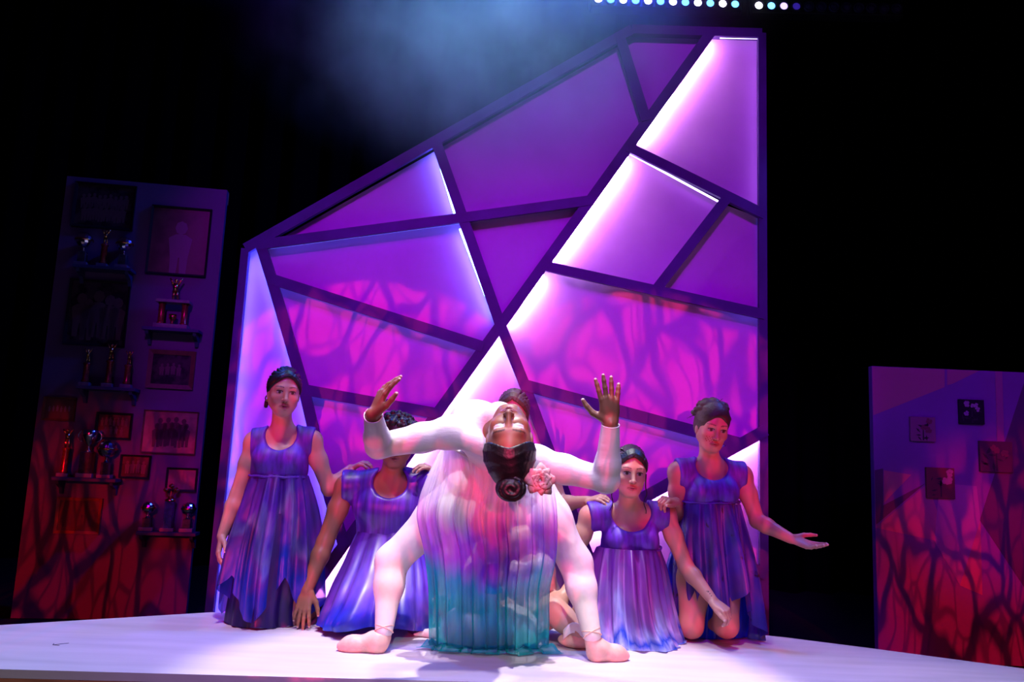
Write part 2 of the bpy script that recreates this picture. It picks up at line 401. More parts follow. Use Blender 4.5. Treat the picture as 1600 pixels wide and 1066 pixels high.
# light strips fixed behind the bars
def strip(a, b, side, m, w=0.062, inset=0.011, t0=0.0, t1=1.0):
    a, b = ND[a], ND[b]; L = b - a; a, b = a + L * t0, a + L * t1
    d = (b - a) / np.linalg.norm(b - a); n = np.array([-d[2], 0, d[0]]) * side
    c = n * (w / 2 - inset); h = n * 0.005
    q = [a + c + h, b + c + h, b + c - h, a + c - h]
    q = [p + np.array([0, 0.026, 0]) for p in q]
    put('light_strip', prism_mesh('light_strip', q, (0, 1, 0), 0.008), m, wall_root)
strip('M0', 'Ma', 1, M_ledw, t0=.02, t1=.93); strip('Ma', 'Mb', 1, M_ledw, t0=.05, t1=.94); strip('Mb', 'X', 1, M_ledw, t0=.1, t1=.95)
strip('X', 'M1', 1, M_ledw, t0=.06); strip('M1', 'M2', 1, M_ledw)
strip('X', 'N1', -1, M_ledc, t0=.1, t1=.85)
strip('N0', 'H1', -1, M_ledc, t0=.04, t1=.9); strip('H1', 'X', -1, M_ledc, t0=.08, t1=.9)
strip('P0', 'Pb', -1, M_ledb, t0=.02, t1=.95); strip('Pb', 'Pc', -1, M_ledb); strip('Pc', 'P1', -1, M_ledb)
strip('A', 'E', 1, M_ledb, w=.046, t0=.02, t1=.95)
strip('V0', 'V1', 1, M_ledw)
M_ledf = mat('led_strip_faint_violet', (0.9, 0.9, 0.9), emit=((0.55, 0.45, 1.0), 4))
M_ledd = mat('led_strip_faint_blue', (0.9, 0.9, 0.9), emit=((0.12, 0.16, 1.0), 4))
strip('C', 'Ra', 1 if False else -1, M_ledf, w=.048); strip('Ma', 'Rc', -1, M_ledf); strip('Mb', 'Rd', -1, M_ledd); strip('Rd', 'Rb', -1, M_ledd)
strip('M0', 'C', -1, M_ledf, t0=.2)
strip('P0', 'H1', -1, M_ledd, t0=.04); strip('Pa', 'Q1', -1, M_ledd); strip('N1', 'D1', -1, M_ledd); strip('Pb', 'S1', -1, M_ledd)

# ------------------------------------------------------------------ LED batten lights hung above
M_can = mat('black_fixture_metal', (0.012, 0.012, 0.014), 0.5)
M_rim = mat('lens_rim', (0.05, 0.03, 0.09), 0.35)
def lens_mat(n, c, s): return mat(n, (0.2, 0.2, 0.3), emit=(c, s), rough=0.2)
LM = dict(w=lens_mat('lens_white', (1, 1, 1), 9), c=lens_mat('lens_cyan', (0.10, 0.45, 1), 5), v=lens_mat('lens_lilac', (0.55, 0.40, 1), 2.2), d=lens_mat('lens_dim_blue', (0.05, 0.02, 0.5), 0.5), o=mat('lens_dark', (0.09, 0.05, 0.16), 0.15))
YL = 5.7
def batten(name, xs, kinds, label):
    pts = [P(x, y, YL) for x, y in xs]
    c = (pts[0] + pts[-1]) / 2; d = (pts[-1] - pts[0]); L = np.linalg.norm(d); d /= L
    root = empty(name, c, label, 'stage light', 'light battens above the set wall')
    ang = math.atan2(d[2], d[0]); R = Matrix.Rotation(-ang, 3, 'Y')
    nrm = np.array([0, -1, 0])
    box('housing', c + np.array([0, 0.07, 0]), (L + 0.11, 0.11, 0.10), M_can, root, 0.008, R)
    for s in (-1, 1):
        box('yoke', c + d * s * (L / 2 + 0.062) + np.array([0, 0.07, 0.05]), (0.008, 0.05, 0.2), M_can, root, 0.0, R)
    for p, k in zip(pts, kinds):
        me = lathe_mesh('lens_rim', [(0.032, 0), (0.041, 0), (0.041, 0.018), (0.035, 0.022), (0.032, 0.012)], 18)
        for v in me.vertices: v.co = Vector((p[0] + v.co.x, p[1] + 0.016 - v.co.z, p[2] + v.co.y))
        rim = put('lens_rim', me, M_rim, root, True)
        me = lathe_mesh('lens', [(0.004, 0.004), (0.0325, 0.004), (0.031, 0.010), (0.022, 0.016), (0.007, 0.019)], 18)
        for v in me.vertices: v.co = Vector((p[0] + v.co.x, p[1] + 0.016 - v.co.z, p[2] + v.co.y))
        put('lens', me, LM[k], rim, True)
xs1 = [(935 + 19.45 * i, -2.0 + 0.72 * i) for i in range(12)]
batten('led_batten', xs1, 'wcwcwcwcwcwc', 'lit LED batten with twelve white and cyan lenses above the set wall')
xs2 = [(1186 + 19.6 * i, 8.0 + 0.45 * i) for i in range(12)]
batten('led_batten', xs2, 'wcvdoooooooo', 'mostly dark LED batten at right with three lit lenses')

# ------------------------------------------------------------------ trophy wall at left
M_flat = mat('plum_flat_paint', (0.13, 0.065, 0.15), 0.8, noise=(2.5, 0.12))
TL = P(105, 275, 5.45)
def solve_Y(px, py, z):
    return PZ(px, py, z)
TR = PZ(355, 297, TL[2])
FU = (TR - TL); FU[2] = 0; FWID = np.linalg.norm(FU); FU = FU / FWID; FN = np.array([FU[1], -FU[0], 0.0])
flat_l = empty('trophy_wall', ((TL[0] + TR[0]) / 2, (TL[1] + TR[1]) / 2, ZB), 'plum coloured wall panel at left hung with frames and trophy shelves', 'wall panel')
q = [TL, TR, TR * [1, 1, 0] + [0, 0, ZB], TL * [1, 1, 0] + [0, 0, ZB]]
put('board', prism_mesh('board', q, -FN, 0.05), M_flat, flat_l)
q = [TL - FN * .051, TR - FN * .051, TR - FN * .051 - [0, 0, .09], TL - FN * .051 - [0, 0, .09]]
put('back_rail', prism_mesh('back_rail', q, -FN, 0.03), M_fascia, flat_l)
def LF(px, py, out=0.0):
    d = RCW @ np.array([(px - 800.0) / F_PX, (533.0 - py) / F_PX, -1.0])
    o = np.array([0, 0, CAM_Z]); p0 = TL + FN * out
    return o + d * (np.dot(p0 - o, FN) / np.dot(d, FN))
def lf_size(x0, y0, x1, y1):
    a, b, c, d = LF(x0, (y0 + y1) / 2), LF(x1, (y0 + y1) / 2), LF((x0 + x1) / 2, y0), LF((x0 + x1) / 2, y1)
    return np.linalg.norm((b - a)[:2]), abs(c[2] - d[2]), LF((x0 + x1) / 2, (y0 + y1) / 2)
def rect(c, u, w, h, out, n):
    z = np.array([0, 0, 1.0])
    return [c + n * out - u * w / 2 + z * h / 2, c + n * out + u * w / 2 + z * h / 2, c + n * out + u * w / 2 - z * h / 2, c + n * out - u * w / 2 - z * h / 2]
M_fblack = mat('black_frame', (0.012, 0.011, 0.013), 0.35)
M_fwood = mat('brown_wood_frame', (0.12, 0.05, 0.03), 0.45, noise=(20, 0.3))
M_fred = mat('red_wood_frame', (0.22, 0.07, 0.03), 0.4, noise=(20, 0.3))
def print_mat(name, c1, c2, scale, mapscale=(1, 1, 1), thr=0.5):
    if name in MATS: return MATS[name]
    m = mat(name, c1, 0.25, spec=0.5); nt = m.node_tree; N = nt.nodes; b = N['Principled BSDF']
    tc = N.new('ShaderNodeTexCoord'); mp = N.new('ShaderNodeMapping'); link(nt, tc.outputs['Object'], mp.inputs[0]); mp.inputs['Scale'].default_value = mapscale
    n = N.new('ShaderNodeTexNoise'); n.inputs['Scale'].default_value = scale; n.inputs['Detail'].default_value = 3; link(nt, mp.outputs[0], n.inputs['Vector'])
    r = N.new('ShaderNodeValToRGB'); r.color_ramp.elements[0].position = thr - .08; r.color_ramp.elements[1].position = thr + .08
    r.color_ramp.elements[0].color = (*c1, 1); r.color_ramp.elements[1].color = (*c2, 1)
    link(nt, n.outputs['Fac'], r.inputs[0]); link(nt, r.outputs[0], b.inputs['Base Color'])
    return m
M_pdark = print_mat('dark_photo_print', (0.012, 0.01, 0.012), (0.05, 0.03, 0.035), 14)
M_pbrown = print_mat('brown_photo_print', (0.08, 0.035, 0.03), (0.14, 0.07, 0.055), 4)
M_pcream = print_mat('cream_photo_print', (0.17, 0.10, 0.085), (0.26, 0.16, 0.13), 8)
M_fig = mat('printed_figures', (0.11, 0.055, 0.055), 0.4)
M_figd = mat('printed_dark_figures', (0.05, 0.025, 0.03), 0.4)
M_figw = mat('printed_pale_figures', (0.22, 0.15, 0.17), 0.4)

def ring_mesh(c, u, n, w, h, bw, d):
    out = rect(c, u, w, h, 0.0, n); inn = rect(c, u, w - 2 * bw, h - 2 * bw, 0.0, n)
    V = [p for p in out] + [p for p in inn] + [p + n * d for p in out] + [p + n * d * 0.7 for p in inn]
    Fc = []
    for i in range(4):
        j = (i + 1) % 4
        Fc += [(8 + i, 8 + j, 12 + j, 12 + i), (i, j, 8 + j, 8 + i), (4 + i, 12 + i, 12 + j, 4 + j), (i, 4 + i, 4 + j, j)]
    bm = bmesh.new(); bv = [bm.verts.new(tuple(p)) for p in V]
    for f in Fc: bm.faces.new([bv[i] for i in f])
    return finish(bm, 'frame')

def person_outline(cx, cy, s, rng, kind='stand'):
    """simple printed figure: list of polygons in frame units"""
    L = []
    hd = [(cx + s * .11 * math.cos(t), cy + s * .86 + s * .13 * math.sin(t)) for t in np.linspace(0, 2 * math.pi, 9)[:-1]]
    w = s * (.17 + .05 * rng.random())
    L.append(hd)
    L.append([(cx - w, cy + s * .66), (cx - w * .4, cy + s * .74), (cx + w * .4, cy + s * .74), (cx + w, cy + s * .66), (cx + w * .75, cy + s * .3), (cx - w * .75, cy + s * .3)])
    L.append([(cx - w * .75, cy + s * .3), (cx - w * .05, cy + s * .3), (cx - w * .15, cy), (cx - w * .7, cy)])
    L.append([(cx + w * .05, cy + s * .3), (cx + w * .75, cy + s * .3), (cx + w * .7, cy), (cx + w * .15, cy)])
    return L

def picture(x0, y0, x1, y1, fm, pm, label, figs, bw=0.018, name='framed_photo', fig_mat=None):
    w, h, c = lf_size(x0, y0, x1, y1)
    root = empty(name, c, label, 'picture frame', 'frames on the trophy wall')
    put('frame', ring_mesh(c, FU, FN, w, h, bw, 0.022), fm, root)
    pr = put('print', prism_mesh('print', rect(c, FU, w - 2 * bw + .002, h - 2 * bw + .002, 0.008, FN), -FN, 0.006), pm, root)
    iw, ih = w - 2 * bw, h - 2 * bw
    bm = bmesh.new(); z = np.array([0, 0, 1.0])
    rng = random.Random(int(x0 * 7 + y0))
    for (fx, fy, fs) in figs:
        for poly in person_outline((fx - .5) * iw, (fy - .5) * ih, fs * ih, rng):
            P3 = [c + FN * 0.0092 + FU * a + z * b for a, b in poly]
            top = [bm.verts.new(tuple(p)) for p in P3]; bot = [bm.verts.new(tuple(p - FN * 0.0008)) for p in P3]
            bm.faces.new(top)
            for i in range(len(top)):
                j = (i + 1) % len(top); bm.faces.new((top[i], bot[i], bot[j], top[j]))
    if figs: put('printed_figures', finish(bm, 'printed_figures'), fig_mat or M_fig, pr)
    return root
row = lambda n, y, s, a=.12, b=.88: [(a + (b - a) * i / max(1, n - 1), y + .02 * ((i * 37) % 3), s) for i in range(n)]
picture(115, 288, 212, 358, M_fblack, M_pdark, 'wide black framed team photo at the top left of the trophy wall', row(9, .42, .36) + row(8, .1, .42, .16, .84))
picture(233, 324, 328, 431, M_fblack, M_pbrown, 'large black framed portrait of a figure in a pale top', [(.52, -.0, .82)], 0.014, fig_mat=mat('printed_portrait', (0.16, 0.09, 0.11), 0.4))
picture(105, 438, 201, 541, M_fblack, M_pdark, 'tall black framed photo of a standing group below the upper shelf', [(.2, .1, .72), (.33, .05, .68), (.5, .1, .78), (.7, .08, .74), (.85, .08, .7)], 0.016)
picture(231, 548, 305, 608, M_fwood, M_pdark, 'brown framed photo with wide border under the tower trophy shelf', row(4, .3, .4, .25, .7), 0.03)
picture(68, 621, 119, 658, M_fwood, M_pbrown, 'small brown framed photo near the left edge of the wall', row(6, .35, .3, .15, .85), 0.014, fig_mat=M_figw)
picture(150, 645, 207, 687, M_fblack, M_pdark, 'small black framed group photo above the cup trophy shelf', row(7, .5, .36) + row(4, .1, .36, .25, .75), 0.014)
picture(223, 642, 309, 709, M_fwood, M_pcream, 'thin framed cream photo of figures beside the right edge', row(5, .12, .6, .25, .8) + row(4, .3, .55, .3, .75), 0.008, fig_mat=M_figd)
picture(188, 711, 236, 748, M_fblack, M_pdark, 'small black framed photo just right of the cup trophy shelf', row(4, .15, .65, .2, .8), 0.012)
picture(260, 731, 309, 768, M_fblack, M_pcream, 'small black framed certificate above the lowest shelf', [], 0.013)
picture(88, 778, 159, 834, M_fred, M_pbrown, 'red wood framed photo below the cup trophy shelf', row(5, .12, .6, .18, .85), 0.018, fig_mat=M_figd)

# shelves
M_shelf = mat('dark_blue_shelf', (0.035, 0.035, 0.10), 0.5)
SHELF_D = 0.13
def shelf(x0, x1, y, label):
    a, b = LF(x0, y, SHELF_D), LF(x1, y, SHELF_D)
    w = np.linalg.norm((b - a)[:2]); z = (a[2] + b[2]) / 2
    c = (a + b) / 2 - FN * SHELF_D; c[2] = z
    root = empty('wall_shelf', c, label, 'shelf', 'shelves on the trophy wall')
    q = rect(c - np.array([0, 0, .012]), FU, w, 0.022, SHELF_D, FN)
    put('board', prism_mesh('board', q, -FN, SHELF_D - .001, 0.002), M_shelf, root)
    for s in (-1, 1):
        k = c + FU * s * (w / 2 - .03)
        pts = [k + FN * .001 - [0, 0, .024], k + FN * (SHELF_D - .01) - [0, 0, .024], k + FN * (SHELF_D - .02) - [0, 0, .045], k + FN * .04 - [0, 0, .07], k + FN * .02 - [0, 0, .11], k + FN * .001 - [0, 0, .11]]
        put('bracket', prism_mesh('bracket', [p - FU * .011 for p in pts], FU, 0.022, 0.001), M_shelf, root)
    return c, w
SH = [shelf(113, 205, 415, 'dark shelf with three trophies below the wide team photo'),
      shelf(221, 311, 512, 'dark shelf under the two column tower trophy'),
      shelf(118, 211, 604, 'dark shelf with three slim figure trophies mid wall'),
      shelf(80, 181, 747, 'dark shelf carrying the silver cup trophy'),
      shelf(212, 306, 832, 'lowest dark shelf at the right with two globe trophies')]
M_gold = mat('gold_trophy_metal', (0.85, 0.50, 0.14), 0.22, metal=1.0)
M_silver = mat('silver_trophy_metal', (0.75, 0.75, 0.80), 0.15, metal=1.0)
M_marble = mat('dark_marble', (0.05, 0.04, 0.05), 0.2, noise=(30, 0.6))
M_marblew = mat('white_marble', (0.22, 0.16, 0.17), 0.25, noise=(30, 0.2))
M_col = mat('red_foil_column', (0.35, 0.05, 0.04), 0.25, metal=0.6, noise=(60, 0.6))
M_colb = mat('blue_foil_column', (0.04, 0.05, 0.25), 0.25, metal=0.6, noise=(60, 0.6))
def figurine_mesh(s):
    """small trophy figure with raised arms"""
    bm = bmesh.new()
    def cap(a, b, r0, r1):
        a, b = Vector(a) * s, Vector(b) * s; d = b - a
        M = Matrix.Translation((a + b) / 2) @ d.to_track_quat('Z', 'Y').to_matrix().to_4x4()
        bmesh.ops.create_cone(bm, cap_ends=True, segments=8, radius1=r0 * s, radius2=r1 * s, depth=d.length, matrix=M)
    cap((-.06, 0, .0), (-.05, 0, .45), .05, .075); cap((.14, 0, .06), (.05, 0, .45), .045, .075)
    cap((0, 0, .42), (0, 0, .74), .10, .13); cap((-.1, 0, .72), (-.26, 0, .98), .05, .035); cap((.1, 0, .72), (.25, 0, 1.0), .05, .035)
    cap((0, 0, .72), (0, 0, .82), .05, .045)
    bmesh.ops.create_uvsphere(bm, u_segments=10, v_segments=7, radius=.085 * s, matrix=Matrix.Translation((0, 0, .89 * s)))
    return finish(bm, 'figure')
def trophy(si, px, hpx, kind, label):
    c, w = SH[si]
    p = LF(px, 500, 0.07); base = LF(px, 0, 0.065)
    t = np.dot(LF(px, [415, 512, 604, 747, 832][si], 0.065) - c, FU)
    b = c + FU * t + FN * 0.065; b[2] = c[2] + 0.0
    H = hpx / 228.0
    root = empty('trophy', b, label, 'trophy', 'trophies on the wall shelves')
    ang = math.atan2(FU[1], FU[0])
    root.rotation_euler = (0, 0, ang)
    def part(name, me, m, sm=False, par=None): return put(name, me, m, par or root, sm, world=False)
    def bx(name, c_, s_, m, bev=.002):
        bm = bmesh.new(); add_box(bm, c_, s_); return part(name, finish(bm, name, bev), m)
    if kind == 'globe':
        bx('base', (0, 0, .012), (.085, .07, .024), M_marblew); bx('plinth', (0, 0, .024 + H * .17), (.05, .045, H * .34), M_marble)
        part('stem', lathe_mesh('stem', [(.014, .024 + H * .34), (.008, .03 + H * .4), (.012, .03 + H * .48)], 12), M_silver, True)
        r = H * .25; zc = .03 + H * .46 + r * .9
        g = part('globe', lathe_mesh('globe', [(r * math.sin(t) + .0005, zc - r * math.cos(t)) for t in np.linspace(0, math.pi, 12)], 16), M_silver, False)
        part('hoop', lathe_mesh('hoop', [(r * 1.02, zc - .006), (r * 1.1, zc - .006), (r * 1.1, zc + .006), (r * 1.02, zc + .006)], 18), M_gold, True)
    elif kind == 'figure':
        bx('base', (0, 0, .012), (.07, .06, .024), M_marblew)
        part('column', lathe_mesh('column', [(.022, .024), (.026, .034), (.02, .05), (.02, .024 + H * .5), (.026, .03 + H * .52), (.022, .034 + H * .54)], 14), M_col, True)
        o = part('figure', figurine_mesh(H * .42), M_gold, True); o.location = (0, 0, .034 + H * .54)
    elif kind == 'cup':
        bx('base', (0, 0, .014), (.10, .085, .028), M_marblew); bx('plinth', (0, 0, .028 + H * .22), (.075, .07, H * .44), M_marble)
        z = .028 + H * .44
        part('cup', lathe_mesh('cup', [(.03, z), (.008, z + H * .06), (.007, z + H * .12), (.03, z + H * .2), (.048, z + H * .34), (.052, z + H * .46), (.048, z + H * .46), (.044, z + H * .34), (.004, z + H * .22)], 20), M_silver, True)
        for s in (-1, 1):
            part('handle', tube_mesh('handle', [(s * (.045 + .028 * math.sin(a)), 0, z + H * (.32 + .11 * math.cos(a))) for a in np.linspace(0, math.pi, 9)], .0045), M_silver, True)
    elif kind == 'tower':
        bx('base', (0, 0, .014), (.22, .10, .028), M_marblew)
        for s in (-1, 1):
            part('column', lathe_mesh('column', [(.026, .028), (.026, .04), (.021, .045), (.021, .03 + H * .36), (.026, .035 + H * .38), (.026, .04 + H * .38)], 14), M_col, True).location = (s * .075, 0, 0)
        bx('deck', (0, 0, .05 + H * .38), (.22, .10, .02), M_marblew)
        o = part('small_cup', lathe_mesh('small_cup', [(.02, .028), (.006, .045), (.024, .075), (.026, .1), (.022, .1), (.003, .07)], 14), M_gold, True)
        o = part('figure', figurine_mesh(H * .44), M_gold, True); o.location = (0, 0, .06 + H * .38)
    elif kind == 'riser':
        bx('base', (0, 0, .012), (.085, .07, .024), M_marblew); bx('column', (0, 0, .024 + H * .28), (.055, .05, H * .56), M_colb)
        part('deck', lathe_mesh('deck', [(.036, .024 + H * .56), (.036, .034 + H * .56), (.01, .05 + H * .56)], 14), M_gold, True)
        for s in (-1, 0, 1):
            part('star', lathe_mesh('star', [(.001, -.018), (.014, -.009), (.018, 0), (.014, .009), (.001, .018)], 10), M_gold).location = (s * .034, 0, .085 + H * .6 + (.025 if s == 0 else 0))
            part('rod', tube_mesh('rod', [(0, 0, .04 + H * .56), (s * .034, 0, .08 + H * .6)], .003, 6), M_gold)
TR_ = [(0, 127, 50, 'globe', 'silver globe trophy at the left end of the top shelf'), (0, 160, 55, 'figure', 'slim figure trophy between the two globe trophies of the top shelf'), (0, 191, 48, 'globe', 'silver globe trophy at the right end of the top shelf'),
       (1, 268, 82, 'tower', 'tall tower trophy with two columns and a figure on top'),
       (2, 132, 52, 'figure', 'slim gold figure trophy at the left end of the middle shelf'), (2, 168, 62, 'figure', 'tallest slim figure trophy in the centre of the middle shelf'), (2, 197, 52, 'figure', 'slim gold figure trophy at the right end of the middle shelf'),
       (3, 98, 66, 'figure', 'slim figure trophy left of the silver cup'), (3, 133, 72, 'cup', 'silver two handled cup trophy on dark plinth'), (3, 163, 54, 'globe', 'small round topped trophy right of the silver cup'),
       (4, 228, 40, 'globe', 'round globe trophy at the left end of the lowest shelf'), (4, 261, 70, 'riser', 'tall trophy with gold stars in the middle of the lowest shelf'), (4, 291, 40, 'globe', 'round globe trophy at the right end of the lowest shelf')]
for a in TR_: trophy(*a)

# ------------------------------------------------------------------ wall panel at right, facets of paint and painted-in light
YR = 5.30
RT = P(1362, 572, YR); zt = RT[2]; XR0 = RT[0]; XR1 = P(1760, 580, YR)[0]
flat_r = empty('facet_wall', ((XR0 + XR1) / 2, YR, ZB), 'violet wall panel at right with angular facets of paint and painted-in projected light', 'wall panel')
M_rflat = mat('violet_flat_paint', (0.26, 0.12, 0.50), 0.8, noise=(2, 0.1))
q = [np.array(v) for v in ((XR0, YR, zt), (XR1, YR, zt), (XR1, YR, ZB), (XR0, YR, ZB))]
put('board', prism_mesh('board', q, (0, 1, 0), 0.05), M_rflat, flat_r)
M_fp = mat('facet_rose', (0.50, 0.20, 0.34), 0.8); M_fd = mat('facet_plum', (0.12, 0.06, 0.18), 0.8); M_fm = mat('facet_mauve', (0.42, 0.16, 0.40), 0.8); M_fl = mat('facet_lilac', (0.40, 0.22, 0.55), 0.8)  # facet colours carry projected light and shade as well as paint
zR = lambda px: P(px, 600, YR)
def facet(pts, m, k):
    pp = [P(x, y, YR - 0.0005 - 0.0012 * k) for x, y in pts]
    for p in pp: p[0] = max(p[0], XR0 + .002); p[2] = min(p[2], zt - .002)
    put('painted_light_facet', prism_mesh('painted_light_facet', pp, (0, 1, 0), 0.001), m, flat_r)
facet([(1362, 573), (1476, 577), (1476, 605), (1363, 649)], M_fp, 1)
facet([(1480, 577), (1530, 579), (1488, 600), (1480, 602)], M_fp, 1)
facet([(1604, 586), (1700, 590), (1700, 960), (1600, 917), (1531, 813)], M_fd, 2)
facet([(1381, 735), (1424, 742), (1381, 786)], M_fp, 1)
facet([(1369, 824), (1450, 756), (1468, 810), (1466, 846), (1374, 826)], M_fm, 1)
facet([(1468, 755), (1526, 760), (1532, 813), (1500, 915), (1460, 846)], M_fl, 2)
facet([(1555, 579), (1566, 579), (1569, 690), (1558, 690)], M_fm, 3)
facet([(1500, 915), (1532, 813), (1535, 930)], M_fp, 1)
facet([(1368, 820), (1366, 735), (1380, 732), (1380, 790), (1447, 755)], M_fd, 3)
M_cwalls = [mat('canvas_mauve', (0.30, 0.15, 0.28), 0.7), mat('canvas_black', (0.015, 0.012, 0.03), 0.6), mat('canvas_olive', (0.10, 0.05, 0.10), 0.7), mat('canvas_taupe', (0.16, 0.06, 0.08), 0.7)]
M_leaf = mat('painted_leaves', (0.04, 0.05, 0.06), 0.6); M_petal = mat('painted_petals', (0.55, 0.25, 0.38), 0.6); M_petal2 = mat('painted_brown_petals', (0.22, 0.08, 0.12), 0.6); M_petal3 = mat('painted_lilac_petals', (0.45, 0.40, 0.60), 0.6)
def canvas(x0, y0, x1, y1, mi, pm, label, nf, seed):
    a, b = P(x0, (y0 + y1) / 2, YR), P(x1, (y0 + y1) / 2, YR); t, u = P((x0 + x1) / 2, y0, YR), P((x0 + x1) / 2, y1, YR)
    w, h = b[0] - a[0], t[2] - u[2]; c = (a + b) / 2
    root = empty('flower_canvas', c, label, 'painting', 'flower canvases on the right wall')
    cv = box('canvas', (c[0], YR - .0145, c[2]), (w, .019, h), M_cwalls[mi], root, .002)
    rng = random.Random(seed); yq = YR - .0245
    bm = bmesh.new()
    for i in range(9):
        cx, cz = rng.uniform(-.38, .38) * w, rng.uniform(-.4, .25) * h; ang = rng.uniform(0, 6.28); L = rng.uniform(.08, .16) * w
        d = (math.cos(ang), math.sin(ang)); n = (-d[1], d[0])
        vs = [bm.verts.new((c[0] + cx + d[0] * L * s + n[0] * L * k, yq, c[2] + cz + d[1] * L * s + n[1] * L * k)) for s, k in ((-1, 0), (0, .3), (1, 0), (0, -.3))]
        bm.faces.new(vs)
    vs = [bm.verts.new((c[0] + x * w, yq, c[2] + z_ * h)) for x, z_ in ((-.03, -.45), (.03, -.45), (.02, .1), (-.02, .1))]; bm.faces.new(vs)
    put('painted_leaves', finish(bm, 'painted_leaves'), M_leaf, cv)
    for i in range(nf):
        cx, cz, r = rng.uniform(-.33, .33) * w, rng.uniform(-.1, .34) * h, rng.uniform(.09, .15) * w
        bm = bmesh.new()
        for k in range(5):
            t_ = k * 1.2566 + rng.random(); vs = []
            for s in range(7):
                q_ = s / 7 * 6.2832
                vs.append(bm.verts.new((c[0] + cx + r * .55 * math.cos(t_) + r * .48 * math.cos(q_), yq - .0006 - .0002 * k - .0012 * i, c[2] + cz + r * .55 * math.sin(t_) + r * .48 * math.sin(q_))))
            bm.faces.new(vs)
        put('painted_flower', finish(bm, 'painted_flower'), pm, cv)
canvas(1420, 652, 1459, 690, 0, M_petal2, 'faded mauve flower canvas, leftmost on the right wall', 4, 3)
canvas(1496, 625, 1535, 663, 1, M_petal3, 'black flower canvas with pale lilac blooms, topmost of the four', 6, 5)
canvas(1528, 690, 1579, 738, 2, M_petal2, 'largest dark flower canvas near the right edge', 4, 8)
canvas(1445, 731, 1489, 779, 3, M_petal, 'flower canvas with two bright pink blooms, lowest of the four', 3, 11)

# ------------------------------------------------------------------ bodies as smooth implicit surfaces
def nrm(v): v = np.asarray(v, float); return v / (np.linalg.norm(v) + 1e-12)
def cap(a, b, ra, rb, k=0.02, op='u'): return ('cap', np.asarray(a, float), np.asarray(b, float), float(ra), float(rb), float(k), op)
def ell(c, r, R=None, k=0.02, op='u'): return ('ell', np.asarray(c, float), np.asarray(r, float), (np.eye(3) if R is None else np.asarray(R, float)), float(k), op)
def half(p, n, k=0.004): return ('half', np.asarray(p, float), nrm(n), float(k), 'i')     # keeps the side n points away from

def prim_bounds(p):
    if p[0] == 'cap':
        r = max(p[3], p[4]); return np.minimum(p[1], p[2]) - r, np.maximum(p[1], p[2]) + r
    e = np.sqrt(((p[3] * p[2][None, :]) ** 2).sum(1)); return p[1] - e, p[1] + e

def prim_dist(p, X, Y, Z):
    if p[0] == 'cap':
        a, b = p[1], p[2]; ab = b - a; L2 = max(ab.dot(ab), 1e-10)
        px, py, pz = X - a[0], Y - a[1], Z - a[2]
        t = np.clip((px * ab[0] + py * ab[1] + pz * ab[2]) / L2, 0, 1)
        return np.sqrt((px - t * ab[0]) ** 2 + (py - t * ab[1]) ** 2 + (pz - t * ab[2]) ** 2) - (p[3] + (p[4] - p[3]) * t)
    c, r, R = p[1], p[2], p[3]
    px, py, pz = X - c[0], Y - c[1], Z - c[2]
    q = [px * R[0, i] + py * R[1, i] + pz * R[2, i] for i in range(3)]
    k0 = np.sqrt(sum((q[i] / r[i]) ** 2 for i in range(3))); k1 = np.sqrt(sum((q[i] / r[i] ** 2) ** 2 for i in range(3))) + 1e-6
    return np.where(k0 < 0.05, -r.min(), k0 * (k0 - 1) / k1)

def sdf_grid(prims, lo, hi, h, offset=0.0):
    n = np.maximum(((hi - lo) / h).astype(int) + 2, 4)
    ax = [(lo[i] + h * np.arange(n[i])).astype(np.float32) for i in range(3)]
    D = np.full(tuple(n), 0.3, np.float32)
    for p in prims:
        if p[0] == 'half':
            s = ((ax[0][:, None, None] - p[1][0]) * p[2][0] + (ax[1][None, :, None] - p[1][1]) * p[2][1] + (ax[2][None, None, :] - p[1][2]) * p[2][2]).astype(np.float32)
            D = np.maximum(D, s + offset); continue
        k, op = p[-2], p[-1]
        b0, b1 = prim_bounds(p); m = k + 2.5 * h + offset + 0.004
        i0 = np.clip(np.floor((b0 - m - lo) / h).astype(int), 0, n); i1 = np.clip(np.ceil((b1 + m - lo) / h).astype(int) + 1, 0, n)
        if np.any(i1 <= i0): continue
        sl = tuple(slice(i0[i], i1[i]) for i in range(3))
        d = prim_dist(p, ax[0][sl[0]][:, None, None], ax[1][sl[1]][None, :, None], ax[2][sl[2]][None, None, :]).astype(np.float32)
        A = D[sl]
        if op == 'u':
            hh = np.clip(0.5 + 0.5 * (A - d) / k, 0, 1); D[sl] = A + (d - A) * hh - k * hh * (1 - hh)
        else:
            d = -d + offset
            hh = np.clip(0.5 - 0.5 * (A - d) / k, 0, 1); D[sl] = A + (d - A) * hh + k * hh * (1 - hh)
    return D - np.float32(offset), ax

